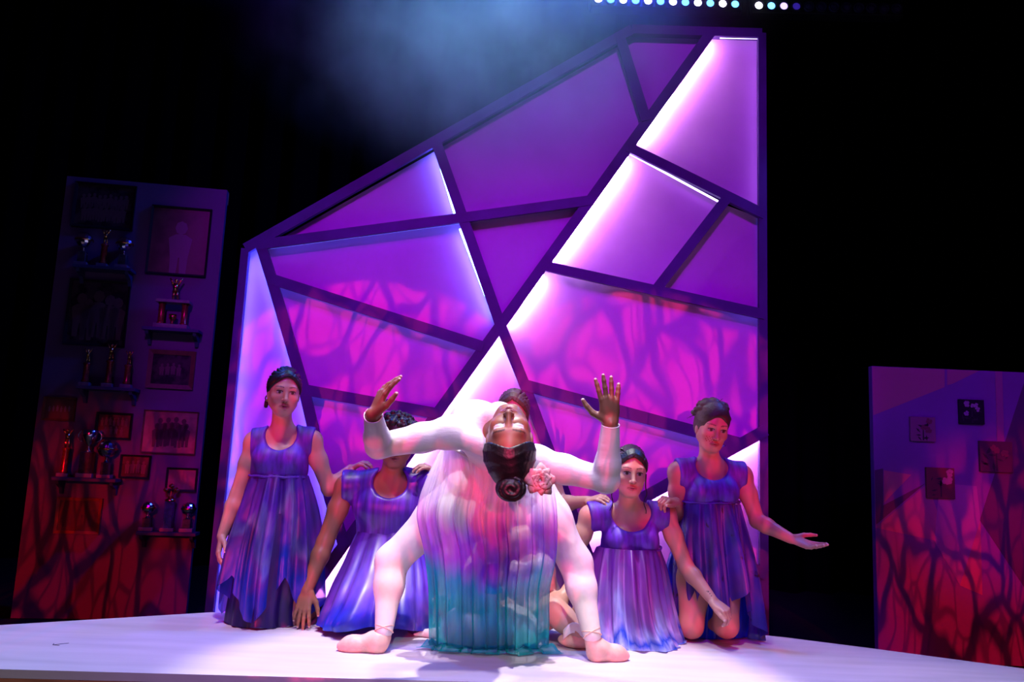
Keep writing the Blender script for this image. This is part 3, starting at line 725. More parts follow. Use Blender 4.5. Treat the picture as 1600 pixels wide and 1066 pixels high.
def surface_nets(D, ax):
    S = D < 0
    nx, ny, nz = D.shape
    cnt = np.zeros((nx - 1, ny - 1, nz - 1), np.uint8)
    for i in (0, 1):
        for j in (0, 1):
            for k in (0, 1): cnt += S[i:nx - 1 + i, j:ny - 1 + j, k:nz - 1 + k]
    act = (cnt > 0) & (cnt < 8)
    I = np.argwhere(act)
    if len(I) == 0: return np.zeros((0, 3)), np.zeros((0, 4), int)
    idx = np.full(act.shape, -1, np.int64); idx[act] = np.arange(len(I))
    acc = np.zeros((len(I), 3)); num = np.zeros(len(I))
    C = [(0, 0, 0), (1, 0, 0), (0, 1, 0), (1, 1, 0), (0, 0, 1), (1, 0, 1), (0, 1, 1), (1, 1, 1)]
    E = [(0, 1), (2, 3), (4, 5), (6, 7), (0, 2), (1, 3), (4, 6), (5, 7), (0, 4), (1, 5), (2, 6), (3, 7)]
    vals = [D[I[:, 0] + c[0], I[:, 1] + c[1], I[:, 2] + c[2]].astype(float) for c in C]
    for a, b in E:
        va, vb = vals[a], vals[b]; m = (va < 0) != (vb < 0)
        t = np.where(m, va / np.where(np.abs(va - vb) < 1e-9, 1, va - vb), 0)
        pa, pb = np.array(C[a], float), np.array(C[b], float)
        acc[m] += pa + t[m, None] * (pb - pa); num[m] += 1
    h = float(ax[0][1] - ax[0][0])
    V = (I + acc / num[:, None]) * h + np.array([ax[0][0], ax[1][0], ax[2][0]])
    Q = []
    for axis in range(3):
        o = [x for x in range(3) if x != axis]
        sl0 = [slice(None)] * 3; sl1 = [slice(None)] * 3
        sl0[axis] = slice(0, -1); sl1[axis] = slice(1, None)
        a, b = S[tuple(sl0)], S[tuple(sl1)]
        ed = np.argwhere(a != b)
        ok = np.all((ed[:, o] > 0), 1) & (ed[:, o[0]] < D.shape[o[0]] - 1) & (ed[:, o[1]] < D.shape[o[1]] - 1)
        ed = ed[ok]
        ins = a[tuple(ed.T)]
        def g(d0, d1):
            q = ed.copy(); q[:, o[0]] -= d0; q[:, o[1]] -= d1; return idx[tuple(q.T)]
        q = np.stack([g(0, 0), g(1, 0), g(1, 1), g(0, 1)], 1)
        flip = ins if axis != 1 else ~ins
        q[~flip] = q[~flip][:, ::-1]
        Q.append(q)
    return V, np.concatenate(Q)

def bounds_of(prims, pad):
    B = [prim_bounds(p) for p in prims if p[0] != 'half' and p[-1] == 'u']
    return np.min([b[0] for b in B], 0) - pad, np.max([b[1] for b in B], 0) + pad

def drop_loose(V, Q):
    used = np.unique(Q); mp = np.full(len(V), -1, np.int64); mp[used] = np.arange(len(used)); return V[used], mp[Q]

def sdf_body(prims, h, fine=(), hf=0.003, keep=None, offset=0.0):
    """one skin: coarse over the body, fine inside the spheres given (head, hands)"""
    lo, hi = bounds_of(prims, 0.02 + offset)
    V, Q = surface_nets(*sdf_grid(prims, lo, hi, h, offset))
    c = V[Q].mean(1)
    for fc, fr in fine: Q = Q[np.linalg.norm(c - fc, axis=1) > fr - h * 1.2]; c = V[Q].mean(1)
    Vs, Qs, n = [V], [Q], len(V)
    for fc, fr in fine:
        V2, Q2 = surface_nets(*sdf_grid(prims, np.maximum(fc - fr - .01, lo), np.minimum(fc + fr + .01, hi), hf, offset))
        if len(Q2) == 0: continue
        Q2 = Q2[np.linalg.norm(V2[Q2].mean(1) - fc, axis=1) < fr]
        Vs.append(V2); Qs.append(Q2 + n); n += len(V2)
    V, Q = np.concatenate(Vs), np.concatenate(Qs)
    if keep is not None: Q = Q[keep(V[Q].mean(1))]
    return drop_loose(V, Q)

def color_attr(me, C):
    a = me.color_attributes.new('Col', 'FLOAT_COLOR', 'POINT')
    a.data.foreach_set('color', np.concatenate([C, np.ones((len(C), 1))], 1).astype(np.float32).ravel())

def set_uv(me, UV):
    uv = me.uv_layers.new(name='UVMap')
    li = np.empty(len(me.loops), np.int32); me.loops.foreach_get('vertex_index', li)
    uv.data.foreach_set('uv', np.asarray(UV, np.float32)[li].ravel())

# ------------------------------------------------------------------ head, hand, limb kits
def frame(fwd, up):
    """columns: right, forward, up of the subject"""
    f = nrm(fwd); u = np.asarray(up, float); u = nrm(u - f * f.dot(u)); return np.stack([np.cross(f, u), f, u], 1)

class Head:
    def __init__(self, c, R, s=1.0): self.c, self.R, self.s = np.asarray(c, float), R, s
    def w(self, p): return self.c + self.R @ (np.asarray(p, float) * self.s)
    def loc(self, V): return ((V - self.c) @ self.R) / self.s
    def e(self, c, r, k=0.02, op='u', R=None): return ell(self.w(c), np.asarray(r) * self.s, self.R if R is None else self.R @ R, k * self.s, op)
    def k_(self, a, b, ra, rb, k=0.01, op='u'): return cap(self.w(a), self.w(b), ra * self.s, rb * self.s, k * self.s, op)
    def prims(self, mouth_open=0.0, man=False):
        L = [self.e((0, -.018, .034), (.072, .092, .082), .02), self.e((0, .020, -.026), (.063, .062, .076), .04),
             self.e((0, .040, -.082), (.030, .034, .024), .035)]
        for s in (-1, 1):
            L += [self.e((s * .038, .052, -.028), (.022, .022, .018), .022), self.k_((s * .052, -.005, -.055), (s * .018, .05, -.092), .016, .015, .03),
                  self.e((s * .073, -.012, -.012), (.007, .017, .030), .008)]
        L += [self.k_((-.036, .066, .020), (.036, .066, .020), .014, .014, .02)]
        for s in (-1, 1): L += [self.e((s * .031, .092, -.001), (.018, .013, .011), .012, 's')]
        for s in (-1, 1): L += [self.e((s * .031, .067, -.001), (.0165, .0135, .0125), .003)]
        L += [self.k_((0, .081, .006), (0, .098, -.034), .0075, .0105, .010), self.e((0, .098, -.036), (.010, .011, .009), .006)]
        for s in (-1, 1): L += [self.e((s * .0115, .089, -.039), (.0075, .0085, .0065), .006)]
        g = mouth_open
        for s in (-1, 1):
            L += [self.k_((s * .023, .070, -.0665), (s * .004, .083, -.062), .0035, .0060, .005), self.k_((s * .023, .070, -.0675), (0, .081, -.0735 - g), .0035, .0070, .005)]
        L += [self.e((0, .086, -.0675 - g / 2), (.020, .006, .0018 + g * .45), .003, 's')]
        return L
    def paint(self, V, C, skin, lip, brow=(.02, .012, .012), iris=(.03, .016, .01), cheek=None, white=(.30, .25, .25), closed=False):
        q = self.loc(V); x, y, z = q[:, 0], q[:, 1], q[:, 2]; ax_ = np.abs(x)
        face = (y > .035) & (z > -.12) & (z < .05) & (ax_ < .075)
        if cheek is not None:
            w = np.clip(1 - np.sqrt(((ax_ - .042) / .022) ** 2 + ((z + .032) / .02) ** 2), 0, 1) * face
            C[:] = C * (1 - w[:, None] * .6) + np.array(cheek) * w[:, None] * .6
        bz = .0235 + .004 * np.sin((ax_ - .012) / .04 * 2.6)
        m = face & (ax_ > .012) & (ax_ < .052) & (np.abs(z - bz) < .0032 - .0012 * (ax_ > .040)); C[m] = C[m] * .25 + np.array(brow) * .75
        ex = (ax_ - .031) / .0165; ez = (z + .001) / (.0062 * np.sqrt(np.clip(1 - ex ** 2, 0, 1)) + 1e-4)
        if not closed:
            lid = face & (np.abs(ex) < 1.12) & (y > .06) & (np.abs((z + .001)) < .0105 * np.sqrt(np.clip(1.25 - ex ** 2, 0, 1.25)))
            C[lid & (z > .0025)] = np.array(brow) * 1.2
            eye = face & (np.abs(ex) < 1) & (np.abs(ez) < 1) & (y > .06)
            C[eye] = white
            C[eye & (np.hypot(ax_ - .031, z + .0005) < .0072)] = iris
        else:
            m = face & (np.abs(ex) < 1.05) & (y > .055) & (np.abs(z + .006 + .003 * (1 - ex ** 2)) < .0026); C[m] = brow
        lz = np.abs(z + .068); m = face & (ax_ < .025) & (lz < .0105 * np.sqrt(np.clip(1 - (ax_ / .027) ** 2, 0, 1))) & (y > .066); C[m] = lip
        m = face & (ax_ < .02) & (np.abs(z + .0675) < .0016) & (y > .06); C[m] = np.array(lip) * .35
        m = face & (np.hypot(ax_ - .007, (z + .046)) < .0035) & (y > .08); C[m] = np.array(skin) * .25
        return C
    def hair_cap(self, lift=.010, line=.05, side=.0):
        return [self.e((0, -.022, .036), (.0735 + lift * .8, .0945 + lift, .084 + lift), .01),
                self.e((0, -.04, -.01), (.066 + lift, .07 + lift * .8, .07), .02),
                self.e((0, .105, -.030), (.067 + side, .083, .052 + line), .012, 's'),
                self.e((0, -.02, -.125), (.09, .12, .055), .012, 's')]

def strands(H, bun, n=46, lift=.012, line=.0, r=.0062, part=0.0, a0=-1.75, a1=1.75, seed=1, back=False):
    """combed hair: ridges running from the hairline over the scalp to a knot"""
    rng = np.random.RandomState(seed); L = []; c = np.array([0, -.022, .036]); rad = np.array([.0735 + lift * .8, .0945 + lift, .084 + lift]) - r * .35
    for i in range(n):
        a = a0 + (a1 - a0) * i / (n - 1) + rng.normal() * .015
        st = np.array([.070 * math.sin(a), .064 * max(math.cos(a), -.3) + .004, .078 - .062 * abs(math.sin(a)) ** 1.6 - .05 * max(0, abs(a) - 1.35)]) + np.array([0, 0, line])
        d0 = nrm((st - c) / rad); d1 = nrm((np.asarray(bun) - c) / rad); prev = None
        m = 6
        for j in range(m + 1):
            t = j / m; d = nrm(d0 * (1 - t) + d1 * t + np.array([0, 0, .28 * math.sin(t * math.pi) * (1 - abs(a) / 2.2)]))
            p = c + d * rad
            if prev is not None: L.append(H.k_(prev, p, r * (.75 if j == 1 else 1), r, .0035))
            prev = p
    return L

class Hand:
    """wrist at c; d = towards the fingertips, n = out of the back of the hand, thumb on side t (+1/-1 of cross(d, n))"""
    def __init__(self, c, d, n, t=1, s=1.0, curl=(.25, .25, .3, .35), spread=.10, thumb=(.75, .35), fl=1.0):
        self.c = np.asarray(c, float); self.s = s
        d = nrm(d); n = np.asarray(n, float); n = nrm(n - d * d.dot(n)); x = np.cross(d, n) * t
        self.R = np.stack([x, n, d], 1); self.curl, self.spread, self.thumb, self.fl = curl, spread, thumb, fl
    def w(self, p): return self.c + self.R @ (np.asarray(p, float) * self.s)
    def prims(self, r=1.0):
        s = self.s; L = []; self.tips = []
        def kp(a, b, ra, rb, k): L.append(cap(self.w(a), self.w(b), ra * s * r, rb * s * r, k * s))
        L.append(ell(self.w((0.0, 0, .046)), np.array([.036, .0135, .050]) * s * r, self.R, .014 * s))
        for i, x in enumerate((.026, .009, -.009, -.026)): kp((x * .55, 0, .012), (x, .001, (.086, .09, .086, .078)[i]), .012, .0105, .008)
        for i, x in enumerate((.028, .0095, -.0095, -.0275)):
            L0 = (.072, .079, .074, .058)[i] * self.fl; a = np.array([x, .001, (.086, .091, .087, .078)[i]])
            lat = self.spread * (1.3, .35, -.45, -1.45)[i]; bend = 0.0
            for j, (fr, ra, rb) in enumerate(((.44, .0094, .0085), (.31, .0085, .0076), (.25, .0076, .0060))):
                bend += self.curl[i] * (1.0, 1.15, .8)[j]
                dv = np.array([math.sin(lat) * math.cos(bend), -math.sin(bend), math.cos(lat) * math.cos(bend)])
                b = a + dv * L0 * fr; kp(a, b, ra, rb, .0035); a = b
            self.tips.append((self.w(a), self.R @ dv))
        a = np.array([.022, -.004, .018]); out, fwd = self.thumb
        dv = nrm([out, -.25, fwd + .25]); b = a + dv * .042; kp(a, b, .0145, .0115, .012)
        dv2 = nrm([out * .75, -.2, fwd + .55]); c = b + dv2 * .032; kp(b, c, .0112, .0095, .004)
        dv3 = nrm([out * .6, -.15, fwd + .7]); e = c + dv3 * .026; kp(c, e, .0095, .0068, .004)
        self.tips.append((self.w(e), self.R @ dv3))
        return L
    def sphere(self): return (self.w((0, 0, .085)), .125 * self.s)

def limb(a, b, ra, rm, rb, k=.02, bulge=.35):
    """tapering limb with its muscle a third of the way down"""
    a, b = np.asarray(a, float), np.asarray(b, float); m = a + (b - a) * bulge
    return [cap(a, m, ra, rm, k), cap(m, b, rm, rb, k)]

def arm(sh, el, wr, s=1.0):
    return limb(sh, el, .047 * s, .044 * s, .036 * s, .02, .4) + limb(el, wr, .037 * s, .038 * s, .0245 * s, .018, .28)

def skin_mesh(name, V, Q, C, m, parent):
    me = npmesh(name, V, Q); color_attr(me, C); return put(name, me, m, parent, True)

M_skin = mat('skin', attr='Col', rough=0.42, spec=0.4)

def cloth_sdf(name, prims, h, m, parent, uvf, offset=0.0, keep=None):
    V, Q = sdf_body(prims, h, keep=keep, offset=offset)
    me = npmesh(name, V, Q); set_uv(me, uvf(V)); return put(name, me, m, parent, True)

def smooth_keys(keys, n):
    """Catmull-Rom through key rows"""
    K = np.asarray(keys, float); out = []
    for i in range(n):
        t = i / (n - 1) * (len(K) - 1); j = min(int(t), len(K) - 2); u = t - j
        p0, p1, p2, p3 = K[max(j - 1, 0)], K[j], K[j + 1], K[min(j + 2, len(K) - 1)]
        out.append(.5 * ((2 * p1) + (-p0 + p2) * u + (2 * p0 - 5 * p1 + 4 * p2 - p3) * u * u + (-p0 + 3 * p1 - 3 * p2 + p3) * u ** 3))
    return np.array(out)

def skirt(name, keys, yaw, m, parent, nf=22, seed=1, hem=None, bulge=None, nu=220, nv=46, arc=(0, 2 * math.pi), sharp=.5, floor=None, v0=0.0, v1=1.0):
    """keys: rows (cx, cy, cz, rx, ry, fold depth, back-lean); lofted, pleated tube of cloth"""
    K = smooth_keys(keys, nv); rng = np.random.RandomState(seed)
    th = np.linspace(arc[0], arc[1], nu)
    ph = rng.rand(6) * 6.28
    comps = [(max(2, round(nf * q)), w_, rng.rand() * 6.28, rng.rand() * 6.28) for q, w_ in ((.3, .5), (.55, .55), (.85, .6), (1.3, .35), (2.1, .14))]
    def foldf(t):
        f = 0
        for n_, w_, p_, p2 in comps: f = f + w_ * np.cos(n_ * (th + .05 * np.sin(2 * th + p2)) + p_ + .55 * t * math.sin(p2)) * (1 + .4 * np.sin(2 * th + p2 * 3))
        return f / 1.05
    V = np.zeros((nv, nu, 3)); ca, sa = math.cos(yaw), math.sin(yaw)
    hm = np.ones(nu) if hem is None else hem(th)
    for i in range(nv):
        for_v = i / (nv - 1)
        # every column runs down to its own hem length
        tt = for_v * hm * (nv - 1); j = np.clip(tt.astype(int), 0, nv - 2); u = (tt - j)[:, None]
        row = K[j] * (1 - u) + K[j + 1] * u
        fold = foldf(for_v); am = row[:, 5]
        bg = 0 if bulge is None else bulge(th, for_v)
        rx, ry = row[:, 3] + am * fold + bg, row[:, 4] + am * fold + bg
        lx, ly = rx * np.cos(th), ry * np.sin(th)
        V[i, :, 0] = row[:, 0] + lx * ca - ly * sa; V[i, :, 1] = row[:, 1] + lx * sa + ly * ca; V[i, :, 2] = row[:, 2]
    if floor is not None: V[:, :, 2] = np.maximum(V[:, :, 2], floor + .004 * (1 + fold)[None, :])
    idx = np.arange(nv * nu).reshape(nv, nu)
    Q = np.stack([idx[:-1, :-1].ravel(), idx[1:, :-1].ravel(), idx[1:, 1:].ravel(), idx[:-1, 1:].ravel()], 1)
    me = npmesh(name, V.reshape(-1, 3), Q)
    UV = np.stack([np.broadcast_to(th[None] / 6.2832, (nv, nu)), v0 + (v1 - v0) * np.broadcast_to((np.arange(nv) / (nv - 1))[:, None] * hm[None], (nv, nu))], 2).reshape(-1, 2)
    set_uv(me, UV)
    return put(name, me, m, parent, True)

# ------------------------------------------------------------------ dancers
_P0 = P
def P(px, py, Y): return _P0(px, py, Y * 1.05)
def yawpitch(yaw, pitch=0.0, roll=0.0):
    """subject looking at the camera, turned towards picture right by yaw, face down by pitch, crown to picture right by roll (degrees)"""
    y, p, r = map(math.radians, (yaw, pitch, roll))
    f = np.array([math.sin(y) * math.cos(p), -math.cos(y) * math.cos(p), -math.sin(p)])
    rt = nrm(np.cross(f, [0, 0, 1])); up = np.cross(rt, f)
    up = nrm(up * math.cos(r) - rt * math.sin(r))
    return frame(f, up)

def torso(N, Pv, SL, SR, man=False, w=1.0):
    u = nrm(N - Pv); rt = SL - SR; rt = nrm(rt - u * u.dot(rt)); f = np.cross(u, rt); R = np.stack([rt, f, u], 1)
    L = [ell(N - u * .165 - f * .005, np.array([.128, .088, .15]) * w, R, .02), ell(N - u * .30, np.array([.112, .080, .12]) * w, R, .05),
         ell(Pv + f * -.01, np.array([.15, .115, .11]) * w, R, .06), cap(SL, SR, .036, .036, .05)]
    for s, S in ((1, SL), (-1, SR)):
        L += [cap(N + u * .03, S + u * .012, .026, .026, .045), ell(S, np.array([.052, .05, .055]) * w, R, .03)]
        if not man: L += [ell(N - u * .128 + rt * s * .060 + f * .060, (.050, .042, .046), R, .035)]
        else: L += [ell(N - u * .13 + rt * s * .07 + f * .06, (.075, .04, .055), R, .04)]
    return L, R, u, rt, f

def bodice_prims(T, N, u, rt, f, SL, SR, low, neck=(.078, .12, .088), armw=.03, drop=.0):
    L = list(T)
    L += [ell(N + f * .055 - u * drop, neck, np.stack([rt, f, u], 1), .012, 's'), ell(N - f * .03 + u * .04, (neck[0] * .9, .10, .06), np.stack([rt, f, u], 1), .012, 's')]
    for s, S in ((1, SL), (-1, SR)): L += [ell(S + rt * s * (.046 + armw * .3) - u * .015, (.050, .14, .115), np.stack([rt, f, u], 1), .01, 's')]
    L += [half(N - u * low, -u)]
    return L

def belt(name, c, R, rx, ry, r, m, parent, n=48, wave=.0):
    pts = [c + R @ np.array([rx * math.cos(t), ry * math.sin(t), wave * math.sin(9 * t)]) for t in np.linspace(0, 2 * math.pi, n)]
    me = tube_mesh(name, pts, r, 8); set_uv(me, np.array([(i % 7 / 7., .1) for i in range(len(me.vertices))])); return put(name, me, m, parent, True)

def base_of(p, Y=None): return (float(p[0]), float(p[1]), 0.0)

PUR = (0.068, 0.012, 0.302); VIO = (0.105, 0.028, 0.346); BLU = (0.006, 0.037, 0.446); PAL = (0.161, 0.136, 0.475)
C_bod = cloth('violet_bodice_cloth', [(0, (0.085, 0.005, 0.40)), (.5, (0.11, 0.008, 0.46)), (1, (0.075, 0.005, 0.38))], .4, (4, 1.5, 1), 0, .1, rough=.56)
C_sk1 = cloth('violet_blue_dyed_skirt', [(0, PUR), (.25, (0.083, 0.015, 0.415)), (.40, PAL), (.52, VIO), (.70, BLU), (.85, (0.070, 0.046, 0.535)), (1, (0.011, 0.015, 0.415))], .6, (5, .7, 1), .12, .3, wob=.28)
C_under = cloth('dark_blue_underskirt', [(0, (0.018, 0.004, 0.121)), (.5, (0.024, 0.006, 0.113)), (1, (0.011, 0.004, 0.086))], .4, (7, .6, 1), 0, .15)
C_man = cloth('violet_blue_tunic', [(0, (0.065, 0.007, 0.346)), (.45, (0.088, 0.012, 0.362)), (.6, (0.129, 0.054, 0.475)), (.75, (0.029, 0.019, 0.432)), (1, (0.006, 0.031, 0.562))], .5, (4, .9, 1), 0, .12, wob=.26)
C_mlow = cloth('bright_blue_drape', [(0, (0.041, 0.007, 0.346)), (.35, (0.018, 0.012, 0.362)), (.6, (0.004, 0.042, 0.734)), (.8, (0.011, 0.023, 0.475)), (1, (0.006, 0.012, 0.346))], .4, (2.2, 1.6, 1), 0, .2)
C_sk4 = cloth('mauve_to_blue_dyed_skirt', [(0, (.11, .008, .26)), (.25, (.15, .02, .33)), (.45, (.24, .10, .48)), (.60, (.36, .36, .82)), (.74, (.01, .06, .62)), (.86, (.34, .40, .88)), (1, (.01, .05, .50))], .5, (6, .6, 1), .08, .3, wob=.24)
C_sk5 = cloth('stained_blue_dyed_skirt', [(0, (0.065, 0.014, 0.329)), (.3, (0.094, 0.042, 0.397)), (.5, (0.059, 0.031, 0.397)), (.68, (0.106, 0.038, 0.346)), (.8, (0.048, 0.023, 0.362)), (1, (0.011, 0.009, 0.311))], .6, (5, .8, 1), .06, .3, spots=(0.029, 0.004, 0.052), wob=.26)
C_blue5 = cloth('bright_blue_back_panel', [(0, (0.006, 0.015, 0.518)), (1, (0.006, 0.035, 0.778))], .4, (6, 1, 1), 0, .4)
H_black = mat('black_hair', (0.008, 0.006, 0.008), 0.42, spec=0.4, bump=(90, .25, (1, .2, 1)))
H_brown = mat('brown_hair', (0.045, 0.02, 0.014), 0.5, spec=0.4, bump=(90, .35, (1, .25, 1)))
H_fair = mat('light_brown_hair', (0.085, 0.04, 0.025), 0.45, spec=0.3, bump=(90, .3, (1, .25, 1)))

def build_body(root, prims, skin, heads=(), hands=(), h=.0075, keep=None, paint=None, hf=.0026):
    fine = [(H.w((0, 0, -.01)), .145 * H.s) for H in heads] + [hd.sphere() for hd in hands]
    V, Q = sdf_body(prims, h, fine, hf, keep)
    C = np.tile(np.array(skin, float), (len(V), 1))
    if paint: paint(V, C)
    for hd in hands:
        for tp, dv in hd.tips:
            w = np.linalg.norm(V - (tp + dv * .004 * hd.s), axis=1) < .0075 * hd.s; C[w] = C[w] * .4 + np.array([.8, .62, .6]) * .6
    return skin_mesh('body', V, Q, C, M_skin, root)

def hair(root, prims, m, name='hair', h=.004, off=0.0):
    V, Q = sdf_body(prims, h, offset=off); me = npmesh(name, V, Q); return put(name, me, m, root, True)

# ---- kneeling woman at the left
def woman_left():
    Y = 3.90; H = Head(P(444, 614, 3.88), yawpitch(22, 3, 2), 1.0)
    root = empty('person', base_of(P(415, 975, 3.9)), 'kneeling woman in violet and blue dress at far left, gazing right', 'person', 'dancers kneeling behind the soloist')
    N, Pv = P(441, 677, 3.93), P(428, 838, 3.93); SL, SR = P(398, 692, 3.93), P(487, 690, 3.96)
    T, R, u, rt, f = torso(N, Pv, SL, SR)
    eL, wL = P(371, 773, 3.92), P(347, 838, 3.86); eR, wR = P(514, 764, 3.98), P(548, 733, 4.05)
    hL = Hand(wL, P(338, 880, 3.82) - wL, (-.85, -.35, .1), -1, .95, (.3, .35, .4, .45)); hR = Hand(wR, P(576, 719, 3.99) - wR, (-.3, -.2, .9), 1, .92, (.45, .45, .5, .5))
    B = T + H.prims(.004) + [cap(N - u * .01, H.w((0, -.03, -.06)), .050, .047, .03)] + arm(SL, eL, wL) + arm(SR, eR, wR) + hL.prims() + hR.prims()
    kl, kr = P(398, 962, 3.80), P(452, 962, 3.86)
    for s, k in ((1, kl), (-1, kr)):
        a = np.array([k[0] + .12, min(k[1] + .34, 4.36), .05])
        B += limb(Pv + rt * s * .075, k, .08, .072, .055, .04) + limb(k, a, .05, .05, .035, .03)
    sk = (.50, .26, .20)
    build_body(root, B, sk, [H], [hL, hR], paint=lambda V, C: H.paint(V, C, sk, (.38, .12, .12), cheek=(.55, .14, .16)))
    hr = hair(root, strands(H, (0, -.11, -.02), 50, .012, .002) + H.hair_cap(.008, .045)[:0] + [H.e((0, -.03, .03), (.074, .092, .082), .006), H.e((0, .105, -.034), (.067, .083, .092), .008, 's'), H.e((0, -.02, -.125), (.09, .12, .055), .012, 's')] + [H.e((0, -.115, -.02), (.035, .03, .033), .02)] + [H.e((.072, -.07, -.05 - .012 * i), (.010, .018, .010), .006) for i in range(3)], H_black)
    put('curl', tube_mesh('curl', [H.w((.074 + .008 * math.sin(i), -.06 + .004 * i, -.02 - .009 * i)) for i in range(7)], .0035, 6), H_black, hr, True)
    q = [H.w((.077, .0, -.045 + .004 * math.cos(t))) + np.array([0.004 * math.sin(t), 0, 0]) for t in np.linspace(0, 6.28, 8)]
    put('earring', tube_mesh('earring', q, .0022, 6), M_gold, root, True)
    cloth_sdf('bodice', bodice_prims(T, N, u, rt, f, SL, SR, .212), .006, C_bod, root, lambda V: np.stack([(V - N) @ rt * 2, -((V - N) @ u) / .24], 1), .014)
    sc = N - u * .215
    belt('waist_seam', sc, R, .142, .104, .0065, C_bod, root, wave=.002)
    k = lambda x, y, Yk, rx, ry, am: (*P(x, y, Yk), rx, ry, am)
    hem = lambda th: .70 + .30 * np.abs(((th * 5 / 6.2832 + .30) % 1) * 2 - 1) ** .9
    skirt('skirt', [k(436, 741, 3.93, .140, .100, .005), k(432, 795, 3.92, .180, .14, .022), k(426, 850, 3.91, .205, .17, .032), k(421, 905, 3.90, .218, .19, .038), k(418, 962, 3.9, .225, .20, .042)], 0, C_sk1, root, 15, 3, hem)
    skirt('underskirt', [k(430, 800, 3.93, .15, .13, .004), k(424, 880, 3.91, .17, .17, .008), k(417, 940, 3.91, .178, .19, .012), k(415, 974, 3.91, .186, .20, .014)], 0, C_under, root, 11, 5, floor=.0)
woman_left()

# ---- man on his knees, face hidden behind the soloist's arm
def man():
    H = Head(P(619, 690, 3.90), yawpitch(5, 8), 1.08)
    root = empty('person', base_of(P(600, 985, 3.9)), 'kneeling man with curly black hair in long violet and blue tunic', 'person', 'dancers kneeling behind the soloist')
    N, Pv = P(612, 752, 3.95), P(600, 912, 4.0); SL, SR = P(541, 762, 3.95), P(678, 760, 3.95)
    T, R, u, rt, f = torso(N, Pv, SL, SR, True, 1.08)
    eL, wL = P(508, 848, 3.88), P(480, 922, 3.80); eR, wR = P(700, 850, 3.95), P(690, 930, 3.85)
    hL = Hand(wL, PZ(468, 985, .0) - wL + np.array([0, 0, .03]), (-.15, -1, .15), -1, 1.04, (.12, .10, .12, .15), .13, (.6, .5))
    hR = Hand(wR, np.array([0, -.1, -1.]), (.3, -1, 0), 1, 1.0)
    B = T + H.prims() + [cap(N - u * .01, H.w((0, -.03, -.06)), .06, .056, .03)] + arm(SL, eL, wL, 1.12) + arm(SR, eR, wR, 1.1) + hL.prims() + hR.prims()
    kl, kr = P(545, 962, 3.76), P(652, 962, 3.76)
    sk = (.26, .115, .065)
    build_body(root, B, sk, [H], [hL, hR], paint=lambda V, C: H.paint(V, C, sk, (.25, .09, .08)))
    rng = np.random.RandomState(4); L = H.hair_cap(.012, .04)[:2]
    L.append(H.e((0, .105, -.045), (.08, .085, .085), .01, 's'))
    for i in range(300):
        d = nrm(rng.normal(size=3)); d[2] = abs(d[2]) * 1.0 - .12
        if d[1] > .55 and d[2] < .35: continue
        p = np.array([0, -.02, .036]) + d * np.array([.098, .112, .104]) * rng.uniform(.92, 1.08); L.append(H.e(p, np.array([.013, .013, .013]) * rng.uniform(.7, 1.2), .002))
    hair(root, L, H_black, 'curly_hair', .0032)
    bp = bodice_prims(T, N, u, rt, f, SL, SR, .46, (.085, .13, .075), .02)
    cloth_sdf('tunic', bp, .006, C_man, root, lambda V: np.stack([(V - N) @ rt * 2, -((V - N) @ u) / .52], 1), .027)
    k = lambda x, y, Yk, rx, ry, am: (*P(x, y, Yk), rx, ry, am)
    skirt('tunic_skirt', [k(611, 790, 3.97, .110, .060, .0), k(610, 815, 3.96, .140, .080, .0), k(607, 846, 3.95, .176, .118, .004), k(604, 880, 3.92, .208, .170, .012), k(599, 912, 3.87, .236, .225, .017), k(594, 942, 3.85, .255, .255, .018), k(590, 962, 3.85, .270, .265, .018), k(588, 974, 3.85, .278, .270, .016)], 0, C_man, root, 14, 8,
          lambda th: .93 + .07 * np.cos(th * 3.0 + .9), bulge=lambda th, t: .05 * np.exp(-((t - .88) / .18) ** 2) * (np.exp(-((th - 4.30) / .30) ** 2) + np.exp(-((th - 5.15) / .30) ** 2)), floor=.0, v0=.10, v1=1.0)
    fl = lambda x, y, Yk, z: np.array([*P(x, y, Yk)[:2], z])
    bm = [cap(fl(541, 975, 3.74, .052), fl(510, 975, 4.02, .055), .05, .045, .03), cap(fl(650, 975, 3.74, .052), fl(680, 975, 4.02, .055), .05, .045, .03), cap(fl(535, 975, 3.78, .035), fl(505, 985, 3.78, .025), .034, .022, .03), half((0, 0, .002), (0, 0, -1))]
    cloth_sdf('trousers', bm, .008, C_under, root, lambda V: np.stack([V[:, 0] * 2, V[:, 2] * 2], 1))
man()

